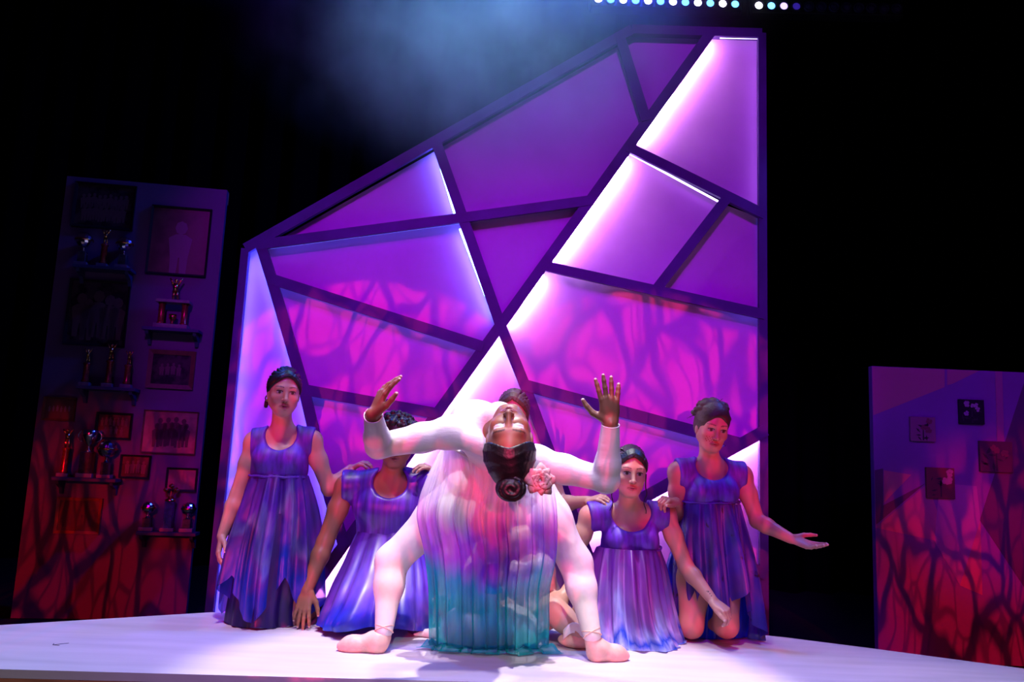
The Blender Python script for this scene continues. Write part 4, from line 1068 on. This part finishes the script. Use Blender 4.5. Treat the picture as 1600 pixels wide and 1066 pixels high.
# ---- woman behind the soloist, only her brow and eyes in view
def woman_behind():
    H = Head(P(801, 648, 4.02), yawpitch(-6, 6, 2), 1.0)
    root = empty('person', base_of(P(805, 985, 4.0)), 'woman with parted light brown hair half hidden behind the soloist', 'person', 'dancers kneeling behind the soloist')
    N, Pv = P(806, 713, 4.06), P(806, 870, 4.06); SL, SR = P(758, 728, 4.06), P(854, 728, 4.06)
    T, R, u, rt, f = torso(N, Pv, SL, SR)
    eL, wL = P(722, 790, 4.04), P(683, 738, 3.96); eR, wR = P(876, 788, 4.02), P(918, 783, 3.93)
    hL = Hand(wL, P(650, 722, 3.88) - wL, (.1, -.3, .9), -1, .92, (.42, .45, .48, .5)); hR = Hand(wR, P(945, 776, 3.85) - wR, (-.15, -.45, .9), 1, .92, (.35, .38, .4, .45))
    B = T + H.prims() + [cap(N - u * .01, H.w((0, -.03, -.06)), .050, .047, .03)] + arm(SL, eL, wL) + arm(SR, eR, wR) + hL.prims() + hR.prims()
    sk = (.46, .24, .18)
    build_body(root, B, sk, [H], [hL, hR], paint=lambda V, C: H.paint(V, C, sk, (.45, .12, .14), brow=(.08, .04, .025)))
    hair(root, strands(H, (0, -.11, .0), 50, .013, .0) + [H.e((0, -.03, .03), (.074, .092, .082), .006), H.e((0, .105, -.034), (.067, .083, .095), .008, 's')] + [H.e((s * .071, -.01, -.03), (.012, .03, .05), .012) for s in (-1, 1)] + [H.k_((0, .085, .07), (0, -.02, .135), .0035, .004, .004, 's')], H_fair)
    cloth_sdf('bodice', bodice_prims(T, N, u, rt, f, SL, SR, .212), .007, C_bod, root, lambda V: np.stack([(V - N) @ rt * 2, -((V - N) @ u) / .24], 1), .014)
    k = lambda x, y, Yk, rx, ry, am: (*P(x, y, Yk), rx, ry, am)
    skirt('skirt', [k(806, 782, 4.06, .140, .10, .004), k(806, 850, 4.06, .17, .12, .014), k(806, 930, 4.07, .18, .13, .016), k(806, 975, 4.07, .19, .135, .016)], 0, C_sk1, root, 17, 6, nu=140, nv=30, floor=0)
woman_behind()

# ---- woman right of the soloist
def woman_centre_right():
    H = Head(P(985, 738, 3.79), yawpitch(2, 5, 3), 1.0)
    root = empty('person', base_of(P(985, 1005, 3.85)), 'kneeling woman with sleek black parted hair, one arm lowered to the right', 'person', 'dancers kneeling behind the soloist')
    N, Pv = P(984, 799, 3.86), P(986, 945, 3.92); SL, SR = P(922, 808, 3.86), P(1040, 806, 3.88)
    T, R, u, rt, f = torso(N, Pv, SL, SR)
    eL, wL = P(893, 876, 3.86), P(905, 940, 3.78); eR, wR = P(1072, 886, 3.84), P(1113, 938, 3.72)
    hL = Hand(wL, P(915, 985, 3.7) - wL, (-.3, -.8, .2), 1, .93); hR = Hand(wR, P(1150, 968, 3.64) - wR, (.35, -.5, .75), 1, .95, (.62, .7, .75, .8), .04, (.3, .8))
    B = T + H.prims() + [cap(N - u * .01, H.w((0, -.03, -.06)), .049, .046, .03)] + arm(SL, eL, wL) + arm(SR, eR, wR, .98) + hL.prims() + hR.prims()
    sk = (.48, .25, .185)
    kl, kr = P(960, 985, 3.72), P(1022, 985, 3.74)
    def paint(V, C):
        H.paint(V, C, sk, (.36, .12, .12), cheek=(.55, .18, .16))
        for i in range(3):
            m = np.linalg.norm(V - (wR + (eR - wR) * (.08 + .06 * i) + np.array([0, -.026, .012])), axis=1) < .004; C[m] = (.08, .05, .05)
    build_body(root, B, sk, [H], [hL, hR], paint=paint)
    hr = hair(root, strands(H, (0, -.12, .0), 60, .010, .0, .005) + [H.e((0, -.03, .03), (.074, .092, .082), .006), H.e((0, .105, -.034), (.067, .083, .092), .008, 's'), H.k_((0, .085, .072), (0, -.03, .128), .0022, .0028, .003, 's'), H.e((0, -.12, .0), (.04, .035, .04), .02)], H_black)
    for s, ph in ((1, 0.), (-1, 1.2)):
        pts = [H.w((s * (.072 + .010 * (i / 14) + .006 * math.sin(i * .9 + ph) * (i > 5)), .02 + .004 * math.cos(i * .9), .0 - .0125 * i)) for i in range(16)]
        put('loose_strand', tube_mesh('loose_strand', pts, [.0035 - .0001 * i for i in range(16)], 6), H_black, hr, True)
    cloth_sdf('bodice', bodice_prims(T, N, u, rt, f, SL, SR, .178, (.098, .14, .085), .012), .006, C_bod, root, lambda V: np.stack([(V - N) @ rt * 2, -((V - N) @ u) / .24], 1), .016)
    sc = N - u * .178
    belt('waist_seam', sc, R, .150, .112, .006, C_bod, root, wave=.002)
    k = lambda x, y, Yk, rx, ry, am: (*P(x, y, Yk), rx, ry, am)
    skirt('skirt', [k(982, 856, 3.86, .148, .110, .005), k(981, 888, 3.85, .166, .145, .018), k(981, 930, 3.84, .180, .18, .026), k(985, 970, 3.83, .195, .19, .028), k(990, 994, 3.83, .205, .20, .026), k(992, 1008, 3.83, .222, .215, .018)], 0, C_sk4, root, 15, 12, bulge=lambda th, t: .045 * np.exp(-((t - .86) / .2) ** 2) * (np.exp(-((th - 4.40) / .3) ** 2) + 1.15 * np.exp(-((th - 5.15) / .34) ** 2)), floor=.0)
woman_centre_right()

# ---- woman at the far right with outstretched arm
def woman_right():
    H = Head(P(1113, 668, 3.92), yawpitch(4, 14, 6), 1.02)
    root = empty('person', base_of(P(1110, 1000, 3.95)), 'woman kneeling at far right with an arm held out, palm up', 'person', 'dancers kneeling behind the soloist')
    N, Pv = P(1109, 728, 3.97), P(1112, 868, 3.98); SL, SR = P(1060, 739, 3.96), P(1159, 744, 3.99)
    T, R, u, rt, f = torso(N, Pv, SL, SR)
    eL, wL = P(1056, 808, 4.0), P(1052, 788, 3.84); eR, wR = P(1183, 814, 3.95), P(1236, 842, 3.84)
    wL = P(1056, 785, 3.88)
    hL = Hand(wL, P(1030, 778, 3.80) - wL, (-.2, -.5, .85), -1, .95, (.8, .85, .9, .9), .03, (.3, .7))
    hR = Hand(wR, P(1282, 858, 3.78) - wR, (-.1, .45, -.85), 1, 1.0, (.12, .2, .26, .32), .16, (.75, .45))
    B = T + H.prims() + [cap(N - u * .01, H.w((0, -.03, -.06)), .050, .046, .03)] + arm(SL, eL, wL) + arm(SR, eR, wR) + hL.prims() + hR.prims()
    kl, kr = P(1080, 978, 3.86), P(1135, 978, 3.84)
    B += limb(Pv + rt * .08, kl, .085, .08, .058, .04) + limb(Pv - rt * .07, kr, .085, .076, .056, .04)
    B += limb(kl, np.array([kl[0] + .02, 4.32, .045]), .05, .05, .035, .03) + limb(kr, np.array([kr[0] - .05, 4.32, .045]), .05, .05, .035, .03)
    sk = (.46, .22, .165)
    def paint(V, C):
        H.paint(V, C, sk, (.34, .11, .11), cheek=(.48, .08, .10))
        q = H.loc(V); m = (q[:, 1] > .03) & (np.abs(q[:, 0] - .025) < .022) & (q[:, 2] < -.03) & (q[:, 2] > -.06) & (np.sin(q[:, 0] * 520) * np.sin(q[:, 2] * 410) > .3); C[m] = (.30, .02, .03)  # red gobo dapple painted into the colour of one cheek
    build_body(root, B, sk, [H], [hL, hR], paint=paint)
    rng = np.random.RandomState(9); L = H.hair_cap(.013, .05)
    for i in range(46):
        d = nrm(rng.normal(size=3)); d[2] = abs(d[2]); d[1] = d[1] * .8 - .25
        L.insert(2, H.e(np.array([0, -.02, .04]) + d * np.array([.082, .10, .092]), np.array([.02, .02, .013]) * rng.uniform(.7, 1.2), .008))
    L += [H.e((0, -.09, .085), (.045, .04, .04), .02)]
    hr = hair(root, L, H_brown)
    for i in range(12):
        a = rng.uniform(0, 6.28); p0 = np.array([.07 * math.cos(a), -.03, .04 + .08 * abs(math.sin(a))]); d = nrm(p0 - np.array([0, -.02, .03])) + rng.normal(size=3) * .3
        put('loose_strand', tube_mesh('loose_strand', [H.w(p0 + d * .008 * j + np.array([0, 0, -.001 * j * j])) for j in range(6)], [.0022 - .0003 * j for j in range(6)], 5), H_brown, hr, True)
    cloth_sdf('bodice', bodice_prims(T, N, u, rt, f, SL, SR, .178, (.085, .13, .07), .02), .006, C_bod, root, lambda V: np.stack([(V - N) @ rt * 2, -((V - N) @ u) / .24], 1), .015)
    sc = N - u * .178
    belt('waist_seam', sc, R, .146, .108, .006, C_bod, root, wave=.002)
    k = lambda x, y, Yk, rx, ry, am: (*P(x, y, Yk), rx, ry, am)
    hem = lambda th: np.where(np.cos(th - 4.35) > .62, .62 + .16 * np.abs(np.sin(3 * th)), .86 + .14 * np.sin(th * 2 + 1.2))
    skirt('skirt', [k(1110, 786, 3.97, .145, .106, .005), k(1112, 835, 3.96, .166, .138, .018), k(1116, 890, 3.95, .184, .165, .026), k(1120, 940, 3.94, .19, .175, .03), k(1124, 1000, 3.94, .195, .185, .034)], 0, C_sk5, root, 14, 21, hem)
    # longer bright blue back of the skirt
    skirt('skirt_back', [k(1108, 830, 4.02, .15, .09, .006), k(1104, 890, 4.02, .20, .12, .012), k(1102, 950, 4.02, .20, .13, .016), k(1100, 996, 4.02, .19, .13, .018)], 0, C_blue5, root, 15, 23, None, nu=140, nv=30, floor=.002)
    V, Q = sdf_body([ell(np.array([P(1118, 990, 4.06)[0], 4.26, .05]), (.045, .10, .045), None, .02), half((0, 0, .001), (0, 0, -1))], .006)
    put('slipper', npmesh('slipper', V, Q), mat('blue_slipper', (.25, .35, .6), .5), root, True)
woman_right()

# ------------------------------------------------------------------ soloist in a deep backbend
M_tights = mat('pale_pink_tights', (0.78, 0.63, 0.64), 0.5, noise=(40, 0.04))
M_leo = mat('white_leotard', (0.82, 0.76, 0.80), 0.5, noise=(30, 0.03), bump=(18, .25, (1, 1, 3)))
M_shoe = mat('pink_satin_shoe', (0.78, 0.42, 0.36), 0.4, noise=(25, 0.15), bump=(40, .2))
M_ribbon = mat('white_ribbon', (0.85, 0.8, 0.8), 0.4)
C_lead = cloth('white_violet_teal_dip_dye', [(0, (.86, .80, .86)), (.20, (.84, .76, .86)), (.34, (.40, .11, .80)), (.46, (.34, .09, .80)), (.56, (.02, .44, .66)), (.68, (0.0, .42, .50)), (1, (0.0, .36, .42))], .10, (7, .5, 1), .20, .35, wob=.30)
_nt = M_leo.node_tree; _tr = _nt.nodes.new('ShaderNodeBsdfTransparent'); _mx = _nt.nodes.new('ShaderNodeMixShader'); _mx.inputs[0].default_value = .14
link(_nt, _nt.nodes['Principled BSDF'].outputs[0], _mx.inputs[1]); link(_nt, _tr.outputs[0], _mx.inputs[2]); link(_nt, _mx.outputs[0], _nt.nodes['Material Output'].inputs['Surface'])
def soloist():
    root = empty('person', base_of(P(770, 1020, 3.4)), 'soloist in white leotard bent far backwards, arms raised, head upside down', 'person')
    to_cam = np.array([0, -1.0, 0]); up = np.array([0, 0, 1.0]); phi = math.radians(40)
    fwd = to_cam * math.cos(phi) + up * math.sin(phi) + np.array([-.06, 0, 0]); hup = to_cam * math.sin(phi) - up * math.cos(phi) + np.array([.03, 0, 0])
    H = Head(P(796, 690, 2.78), frame(fwd, hup), 1.07)
    pel = P(780, 742, 3.50); SL, SR = P(703, 676, 2.98), P(838, 722, 2.92)
    chest = P(752, 672, 3.12); belly = P(770, 712, 3.32)
    ax_ = nrm(chest - pel); lat = nrm(SR - SL); nn = np.cross(lat, ax_); lat2 = nrm(lat - ax_ * ax_.dot(lat)); Rt = np.stack([lat2, np.cross(ax_, lat2), ax_], 1)
    T = [ell(pel, (.155, .115, .12), Rt, .03), ell(belly, (.125, .098, .16), Rt, .06), ell(chest, (.130, .098, .155), Rt, .06), cap(SL, SR, .042, .042, .06),
         ell(SL, (.055, .055, .055), None, .03), ell(SR, (.055, .055, .055), None, .03)]
    eL, wL = P(591, 697, 2.94), P(583, 648, 2.76); eR, wR = P(948, 751, 2.86), P(954, 662, 2.77)
    A = limb(SL, eL, .052, .048, .040, .025, .4) + limb(eL, wL, .041, .040, .027, .02, .3) + limb(SR, eR, .050, .046, .038, .025, .4) + limb(eR, wR, .039, .039, .026, .02, .3)
    hL = Hand(wL, (.38, -.10, .92), (-.75, -.50, .38), 1, 1.0, (.16, .22, .28, .30), .09, (.62, .62))
    hR = Hand(wR, P(948, 570, 2.74) - wR, (.10, -1, .12), -1, 1.02, (.06, .05, .06, .08), .15, (.85, .28))
    neck = [cap(P(768, 664, 3.0), H.w((0, -.035, -.085)), .062, .052, .04)]
    legs = []; info = []; info_k = {}
    for s, hip, knee, ank, heel, toe in ((-1, P(722, 770, 3.50), P(612, 877, 3.50), P(600, 985, 3.40), PZ(601, 1020, 0), PZ(527, 1017, 0)),
                                         (1, P(838, 775, 3.50), P(900, 880, 3.50), P(925, 992, 3.40), PZ(921, 1033, 0), PZ(982, 1032, 0))):
        legs += limb(hip, knee, .092, .084, .062, .05, .35) + [cap(knee, knee + (ank - knee) * .35, .058, .056, .05), cap(knee + (ank - knee) * .35, ank, .056, .034, .04)]
        info.append((ank, heel, toe)); info_k[tuple(ank)] = knee
    sk = (.20, .085, .05)
    B = T + A + neck + H.prims() + hL.prims() + hR.prims() + legs
    def paint(V, C):
        H.paint(V, C, sk, (.22, .06, .06), brow=(.02, .01, .01), closed=True)
        q = H.loc(V); m = (q[:, 1] > .05) & (np.abs(np.abs(q[:, 0]) - .031) < .018) & (np.abs(q[:, 2] - .003) < .010); C[m] = C[m] * .45 + np.array([.75, .55, .55]) * .55
    build_body(root, B, sk, [H], [hL, hR], paint=paint)
    sleeve_cut = [half(P(770, 760, 3.60), nrm(pel - chest))]
    V, Q = sdf_body(T + A[:] + [cap(P(768, 664, 3.0), P(780, 654, 2.95), .064, .058, .04)], .006, offset=.006, keep=None)
    c = V[Q].mean(1); ok = np.ones(len(Q), bool)
    for w_, e_ in ((wL, eL), (wR, eR)):
        d = nrm(w_ - e_); ok &= ~(((c - w_) @ d > -.004) & (np.linalg.norm(c - w_, axis=1) < .1))
    V, Q = drop_loose(V, Q[ok])
    put('leotard', npmesh('leotard', V, Q), M_leo, root, True)
    for w_, e_, r in ((wL, eL, .0325), (wR, eR, .0315)):
        d = nrm(w_ - e_); Rw = frame(d, [.3, .2, .9])
        pts = [w_ - d * .005 + Rw @ np.array([r * math.cos(t), 0, r * math.sin(t)]) for t in np.linspace(0, 6.2832, 25)]
        put('cuff', tube_mesh('cuff', pts, .0022, 6), M_leo, root, True)
    V, Q = sdf_body(legs + [T[0]], .006, offset=.004)
    put('tights', npmesh('tights', V, Q), M_tights, root, True)
    for ank, heel, toe in info:
        d = nrm((toe - heel) * [1, 1, 0]); L = np.linalg.norm(toe - heel); side = np.cross(d, [0, 0, 1])
        z = np.array([0, 0, 1.0]); h0 = heel * [1, 1, 0]
        pr = [ell(h0 + d * .025 + z * .038, (.036, .036, .042), None, .02), cap(h0 + d * .04 + z * .036, h0 + d * (L - .05) + z * .026, .040, .034, .03), cap(h0 + d * (L - .06) + z * .026, h0 + d * (L - .014) + z * .018, .032, .017, .03),
              cap(h0 + d * .05 + z * .05, ank + np.array([0, 0, -.02]), .030, .030, .03), ell(ank - d * .0 + z * .03, (.05, .05, .045), None, .012, 's'), half(h0 + z * .0005, -z)]
        V, Q = sdf_body(pr, .004); sh = put('pointe_shoe', npmesh('pointe_shoe', V, Q), M_shoe, root, True)
        Rr = frame(d, z)
        kn = info_k[tuple(ank)]; ld = nrm(kn - ank); e1 = nrm(np.cross(ld, [0, 1, 0])); e2 = np.cross(ld, e1)
        for tl in (-.35, .35):
            pts = [ank + ld * (.006 + tl * .037 * math.cos(t)) + .0385 * (e1 * math.cos(t) + e2 * math.sin(t)) for t in np.linspace(0, 6.2832, 29)]
            put('ribbon', tube_mesh('ribbon', pts, .0028, 6), M_shoe, sh, True)
    # hair, bun, rose
    hr = hair(root, strands(H, (0, -.06, .13), 56, .014, .014) + [H.e((0, -.03, .036), (.076, .094, .086), .006), H.e((0, .100, -.030), (.069, .085, .108), .008, 's'), H.e((0, -.04, .11), (.05, .05, .03), .03)], H_black)
    bun_c = H.w((.003, -.058, .150)); L = [ell(bun_c, np.array([.054, .05, .046]), None, .01)]
    for i in range(34):
        a = i * .42; rr = .012 + .0011 * i + .002 * math.sin(i * 1.7)
        p = lambda a, rr: bun_c + np.array([rr * math.cos(a), -.05 * math.sqrt(max(0, 1 - (rr / .056) ** 2)), rr * math.sin(a) * .88])
        L.append(cap(p(a, rr), p(a + .42, rr + .0011), .0062, .0062, .008))
    hair(root, L, H_black, 'hair_bun', .0035)
    fc = P(843, 750, 2.74); M_rose = mat('dusty_pink_rose', (.72, .34, .36), .6, noise=(40, .2))
    rose = empty('rose', fc); rose.parent = root; rose.matrix_parent_inverse = root.matrix_basis.inverted()
    rng = np.random.RandomState(2)
    for i in range(22):
        ring = i / 21.; a0 = i * 2.399; r0 = .006 + .030 * ring; nrmv = np.array([.25, -.95, -.05])
        e1 = nrm(np.cross(nrmv, [0, 0, 1])); e2 = np.cross(e1, nrmv)
        out = e1 * math.cos(a0) + e2 * math.sin(a0); tan = np.cross(nrmv, out)
        Vp = []; nu_, nv_ = 7, 5; wd = .016 + .022 * ring; ln = .024 + .013 * ring; op = .25 + .95 * ring
        for iv in range(nv_):
            for iu in range(nu_):
                uu, vv = iu / (nu_ - 1) * 2 - 1, iv / (nv_ - 1); ww = wd * math.sin((.25 + .6 * vv) * math.pi) ** .7
                dirv = nrmv * math.cos(op * vv * 1.2) + out * math.sin(op * vv * 1.2)
                Vp.append(fc + out * r0 * .6 + dirv * ln * vv * (1 - .12 * uu * uu) + tan * uu * ww - out * (uu * uu) * wd * .45 + out * .006 * max(0, vv - .75) * 4 * (1 + .5 * math.sin(uu * 5 + i)))
        Qp = [(b * nu_ + a, b * nu_ + a + 1, (b + 1) * nu_ + a + 1, (b + 1) * nu_ + a) for b in range(nv_ - 1) for a in range(nu_ - 1)]
        me = npmesh('petal', Vp, Qp)
        o = put('petal', me, M_rose, rose, True, world=False); o.matrix_parent_inverse = Matrix.Translation(fc).inverted()
        sol = o.modifiers.new('thick', 'SOLIDIFY'); sol.thickness = .0012
    # long skirt hanging from the waist to the floor
    nu_, nv_ = 340, 70
    top = smooth_keys([P(696, 690, 3.40), P(702, 694, 3.30), P(728, 712, 3.24), P(765, 726, 3.22), P(805, 734, 3.24), P(838, 740, 3.28), P(856, 744, 3.40)], nu_)
    rows = [(.0, None, None, 0), (.10, (668, 742, 3.36), (868, 775, 3.36), 1), (.24, (652, 800, 3.33), (873, 815, 3.33), 2), (.42, (664, 860, 3.33), (872, 868, 3.34), 3), (.60, (671, 915, 3.35), (862, 920, 3.36), 4), (.80, (672, 965, 3.36), (861, 970, 3.37), 5), (1.0, None, None, 6)]
    u_ = np.linspace(0, 1, nu_)
    def line(l, r, Yoff=.10):
        a, b = P(*l), P(*r); q = a[None] * (1 - u_)[:, None] + b[None] * u_[:, None]; q[:, 1] -= Yoff * np.sin(u_ * math.pi) ** .6; return q
    bl, br = PZ(672, 1012, .0), PZ(860, 1016, .0)
    bot = bl[None] * (1 - u_)[:, None] + br[None] * u_[:, None]; bot[:, 1] -= .09 * np.sin(u_ * math.pi) ** .6; bot[:, 2] = .012
    K = [top] + [line(r[1], r[2], .12) for r in rows[1:-1]] + [bot]
    for q in K[1:-1]: q[:, 2] = q[:, 2].mean() + (q[:, 2] - q[:, 2].mean()) * .8
    K = np.array(K); ts = np.array([r[0] for r in rows])
    rng = np.random.RandomState(7); ph = rng.rand(8) * 6.28
    wu = u_ + .020 * np.sin(9 * u_ + ph[0]) + .012 * np.sin(23 * u_ + ph[1])
    f1 = np.cos(2 * math.pi * 11 * wu + ph[2]) * (.7 + .5 * np.sin(7 * u_ + ph[5]))
    f2 = np.cos(2 * math.pi * 34 * wu + ph[3]); f3 = np.cos(2 * math.pi * 6.3 * wu + ph[4])
    fold = .6 * f1 + .22 * f2 + .45 * f3
    V = np.zeros((nv_ + 10, nu_, 3))
    for i in range(nv_):
        t = i / (nv_ - 1); j = min(np.searchsorted(ts, t, side='right') - 1, len(ts) - 2); w = (t - ts[j]) / (ts[j + 1] - ts[j]); w = w
        p0, p1, p2, p3 = K[max(j - 1, 0)], K[j], K[j + 1], K[min(j + 2, len(K) - 1)]
        q = .5 * (2 * p1 + (p2 - p0) * w + (2 * p0 - 5 * p1 + 4 * p2 - p3) * w * w + (-p0 + 3 * p1 - 3 * p2 + p3) * w ** 3)
        am = .004 + .020 * min(1, t * 2.4)
        V[i] = q; V[i, :, 1] += am * fold; V[i, :, 0] += am * .5 * np.sin(2 * math.pi * 11 * wu + ph[2] + .8)
    for i in range(10):        # cloth pooled on the floor
        t = (i + 1) / 10; q = V[nv_ - 1].copy(); ctr = bot.mean(0)
        outv = np.stack([(u_ - .5) * 1.0, -np.ones(nu_) * .55, np.zeros(nu_)], 1)
        q[:, :2] += outv[:, :2] * t * (.085 + .03 * np.cos(2 * math.pi * 4 * u_ + 1))[:, None] * (1 + .35 * fold)[:, None]
        q[:, 2] = .004 + (.014 * (1 + fold) * (1 - t) + .010 * (1 + np.sin(t * 7 + 2 * math.pi * 5 * wu)) * (1 - .6 * t))
        V[nv_ + i] = q
    V[:, :, 2] = np.maximum(V[:, :, 2], .003)
    n_ = nv_ + 10; idx = np.arange(n_ * nu_).reshape(n_, nu_)
    Q = np.stack([idx[:-1, :-1].ravel(), idx[1:, :-1].ravel(), idx[1:, 1:].ravel(), idx[:-1, 1:].ravel()], 1)
    me = npmesh('skirt', V.reshape(-1, 3), Q)
    side = np.abs(u_ - .48) ** 1.5 * .40
    vv = np.concatenate([np.arange(nv_) / (nv_ - 1), np.ones(10)])
    UV = np.stack([np.broadcast_to(u_[None], (n_, nu_)), vv[:, None] * .92 + np.broadcast_to(side[None] * .8, (n_, nu_)) * (vv[:, None] > .06)], 2).reshape(-1, 2)
    set_uv(me, UV); put('skirt', me, C_lead, root, True)
    pts = top[::6] + np.array([0, -.004, 0])
    put('waistband', tube_mesh('waistband', list(pts), .008, 8), M_leo, root, True)
soloist()

# ---- seated dancer in white behind the skirt
def seated():
    H = Head(P(770, 838, 3.70), yawpitch(-18, 42, -8), 1.0)
    root = empty('person', base_of(P(800, 1000, 3.7)), 'seated dancer in pale pink and white behind the sheer hanging skirt', 'person')
    N, Pv = P(815, 845, 3.82), P(835, 955, 3.86); SL, SR = P(760, 858, 3.80), P(880, 822, 3.82)
    T, R, u, rt, f = torso(N, Pv, SL, SR, w=.95)
    eL, wL = P(742, 880, 3.70), P(727, 912, 3.62); eR, wR = P(905, 900, 3.84), P(870, 945, 3.74)
    hL = Hand(wL, P(720, 950, 3.60) - wL, (-.2, -.9, .3), -1, .95, (.5, .55, .6, .6)); hR = Hand(wR, (-.5, -.3, -.8), (.3, -.9, .2), 1, .95, (.4, .4, .4, .4))
    B = T + H.prims() + [cap(N, H.w((0, -.03, -.06)), .05, .047, .03)] + arm(SL, eL, wL, .95) + arm(SR, eR, wR, .95) + hL.prims() + hR.prims()
    kl, kr = P(745, 945, 3.64), P(868, 955, 3.66)
    B += limb(Pv + rt * .07, kl, .078, .07, .052, .04) + limb(kl, np.array([kl[0] + .16, 3.97, .055]), .05, .05, .036, .03)
    aR = P(905, 990, 3.62)
    B += limb(Pv - rt * .07, kr, .078, .07, .052, .04) + limb(kr, np.array([aR[0], aR[1], .055]), .05, .052, .036, .03)
    sk = (.58, .34, .27)
    build_body(root, B, sk, [H], [hL, hR], paint=lambda V, C: H.paint(V, C, sk, (.45, .12, .14)))
    hair(root, H.hair_cap(.009, .045) + [H.e((0, -.07, .09), (.04, .04, .04), .02)], H_fair)
    M_satin = mat('pale_pink_satin', (.80, .60, .66), .3, spec=.5, bump=(14, .5, (1, 1, 2.5)))
    V, Q = sdf_body(bodice_prims(T, N, u, rt, f, SL, SR, .30, armw=.05), .007, offset=.016)
    put('satin_top', npmesh('satin_top', V, Q), M_satin, root, True)
    M_wsk = mat('white_skirt_cloth', (.62, .56, .62), .5, bump=(9, .6, (2.5, 2.5, .7)))
    L = [ell(P(735, 985, 3.66), (.14, .13, .11), None, .06), ell(P(790, 985, 3.72), (.16, .16, .12), None, .06), ell(P(700, 1000, 3.74), (.10, .06, .018), None, .05), cap(np.array([*P(720, 1000, 3.70)[:2], .02]), np.array([*P(650, 998, 3.72)[:2], .012]), .045, .016, .03), half((0, 0, .002), (0, 0, -1))]
    V, Q = sdf_body(L, .007); put('skirt', npmesh('skirt', V, Q), M_wsk, root, True)
    pr = [ell(np.array([aR[0] + .0, aR[1], .035]), (.095, .04, .036), None, .02), half((0, 0, .001), (0, 0, -1))]
    V, Q = sdf_body(pr, .004); sh = put('pointe_shoe', npmesh('pointe_shoe', V, Q), M_shoe, root, True)
    c = np.array([aR[0] - .02, aR[1] - .035, .06])
    V = [c + np.array([(a - .5) * .11, -.004 * math.sin(a * 9), .045 * math.sin(a * 3.1) * (1 - .5 * a) + (b - .5) * .045]) for b in (0, .33, .66, 1) for a in np.linspace(0, 1, 9)]
    Q = [(b * 9 + a, b * 9 + a + 1, (b + 1) * 9 + a + 1, (b + 1) * 9 + a) for b in range(3) for a in range(8)]
    o = put('ribbon', npmesh('ribbon', V, Q), M_ribbon, sh, True); o.modifiers.new('thick', 'SOLIDIFY').thickness = .003
seated()

# ------------------------------------------------------------------ theatrical haze hanging under the rig
def haze(px, py, Y, rx, ry, rz, dens, label, nscale=1.5):
    m = bpy.data.materials.new('stage_haze'); m.use_nodes = True; nt = m.node_tree; N = nt.nodes
    N.remove(N['Principled BSDF']); out = N['Material Output']
    tc = N.new('ShaderNodeTexCoord')
    n = N.new('ShaderNodeTexNoise'); n.inputs['Scale'].default_value = nscale; n.inputs['Detail'].default_value = 5; n.inputs['Roughness'].default_value = .62
    link(nt, tc.outputs['Object'], n.inputs['Vector'])
    mr = N.new('ShaderNodeMapRange'); link(nt, n.outputs['Fac'], mr.inputs['Value']); mr.inputs['From Min'].default_value = .36; mr.inputs['From Max'].default_value = .72
    mr.inputs['To Min'].default_value = .04; mr.inputs['To Max'].default_value = 1
    # soft round cloud: fades towards its edge
    vm = N.new('ShaderNodeVectorMath'); vm.operation = 'LENGTH'
    sc = N.new('ShaderNodeVectorMath'); sc.operation = 'MULTIPLY'; link(nt, tc.outputs['Object'], sc.inputs[0]); sc.inputs[1].default_value = (1 / rx, 1 / (ry * 1.3), 1 / rz)
    link(nt, sc.outputs[0], vm.inputs[0])
    fd = N.new('ShaderNodeMapRange'); fd.interpolation_type = 'SMOOTHSTEP'; link(nt, vm.outputs['Value'], fd.inputs['Value']); fd.inputs['From Min'].default_value = .15; fd.inputs['From Max'].default_value = 1.0; fd.inputs['To Min'].default_value = 1; fd.inputs['To Max'].default_value = 0
    mu = N.new('ShaderNodeMath'); mu.operation = 'MULTIPLY'; link(nt, mr.outputs[0], mu.inputs[0]); link(nt, fd.outputs[0], mu.inputs[1])
    m2 = N.new('ShaderNodeMath'); m2.operation = 'MULTIPLY'; link(nt, mu.outputs[0], m2.inputs[0]); m2.inputs[1].default_value = dens
    vs = N.new('ShaderNodeVolumeScatter'); link(nt, m2.outputs[0], vs.inputs['Density']); vs.inputs['Color'].default_value = (.9, .95, 1, 1); vs.inputs['Anisotropy'].default_value = .0
    link(nt, vs.outputs[0], out.inputs['Volume'])
    c = _P0(px, py, Y)
    bm = bmesh.new(); bmesh.ops.create_uvsphere(bm, u_segments=32, v_segments=20, radius=1.0)
    for v in bm.verts: v.co = Vector((v.co.x * rx * 1.02, v.co.y * ry, v.co.z * rz * 1.02))
    o = put('stage_haze', finish(bm, 'stage_haze'), m); o.location = tuple(c)
    tag(o, label, 'haze', kind='stuff')
haze(785, 20, 4.15, 1.6, .42, 1.05, 1.5, 'pale blue drifting haze lit from above, over the top left of the set wall')
haze(830, -40, 5.6, 3.4, .30, .62, .8, 'thin deep blue haze around the light battens along the top', 1.0)
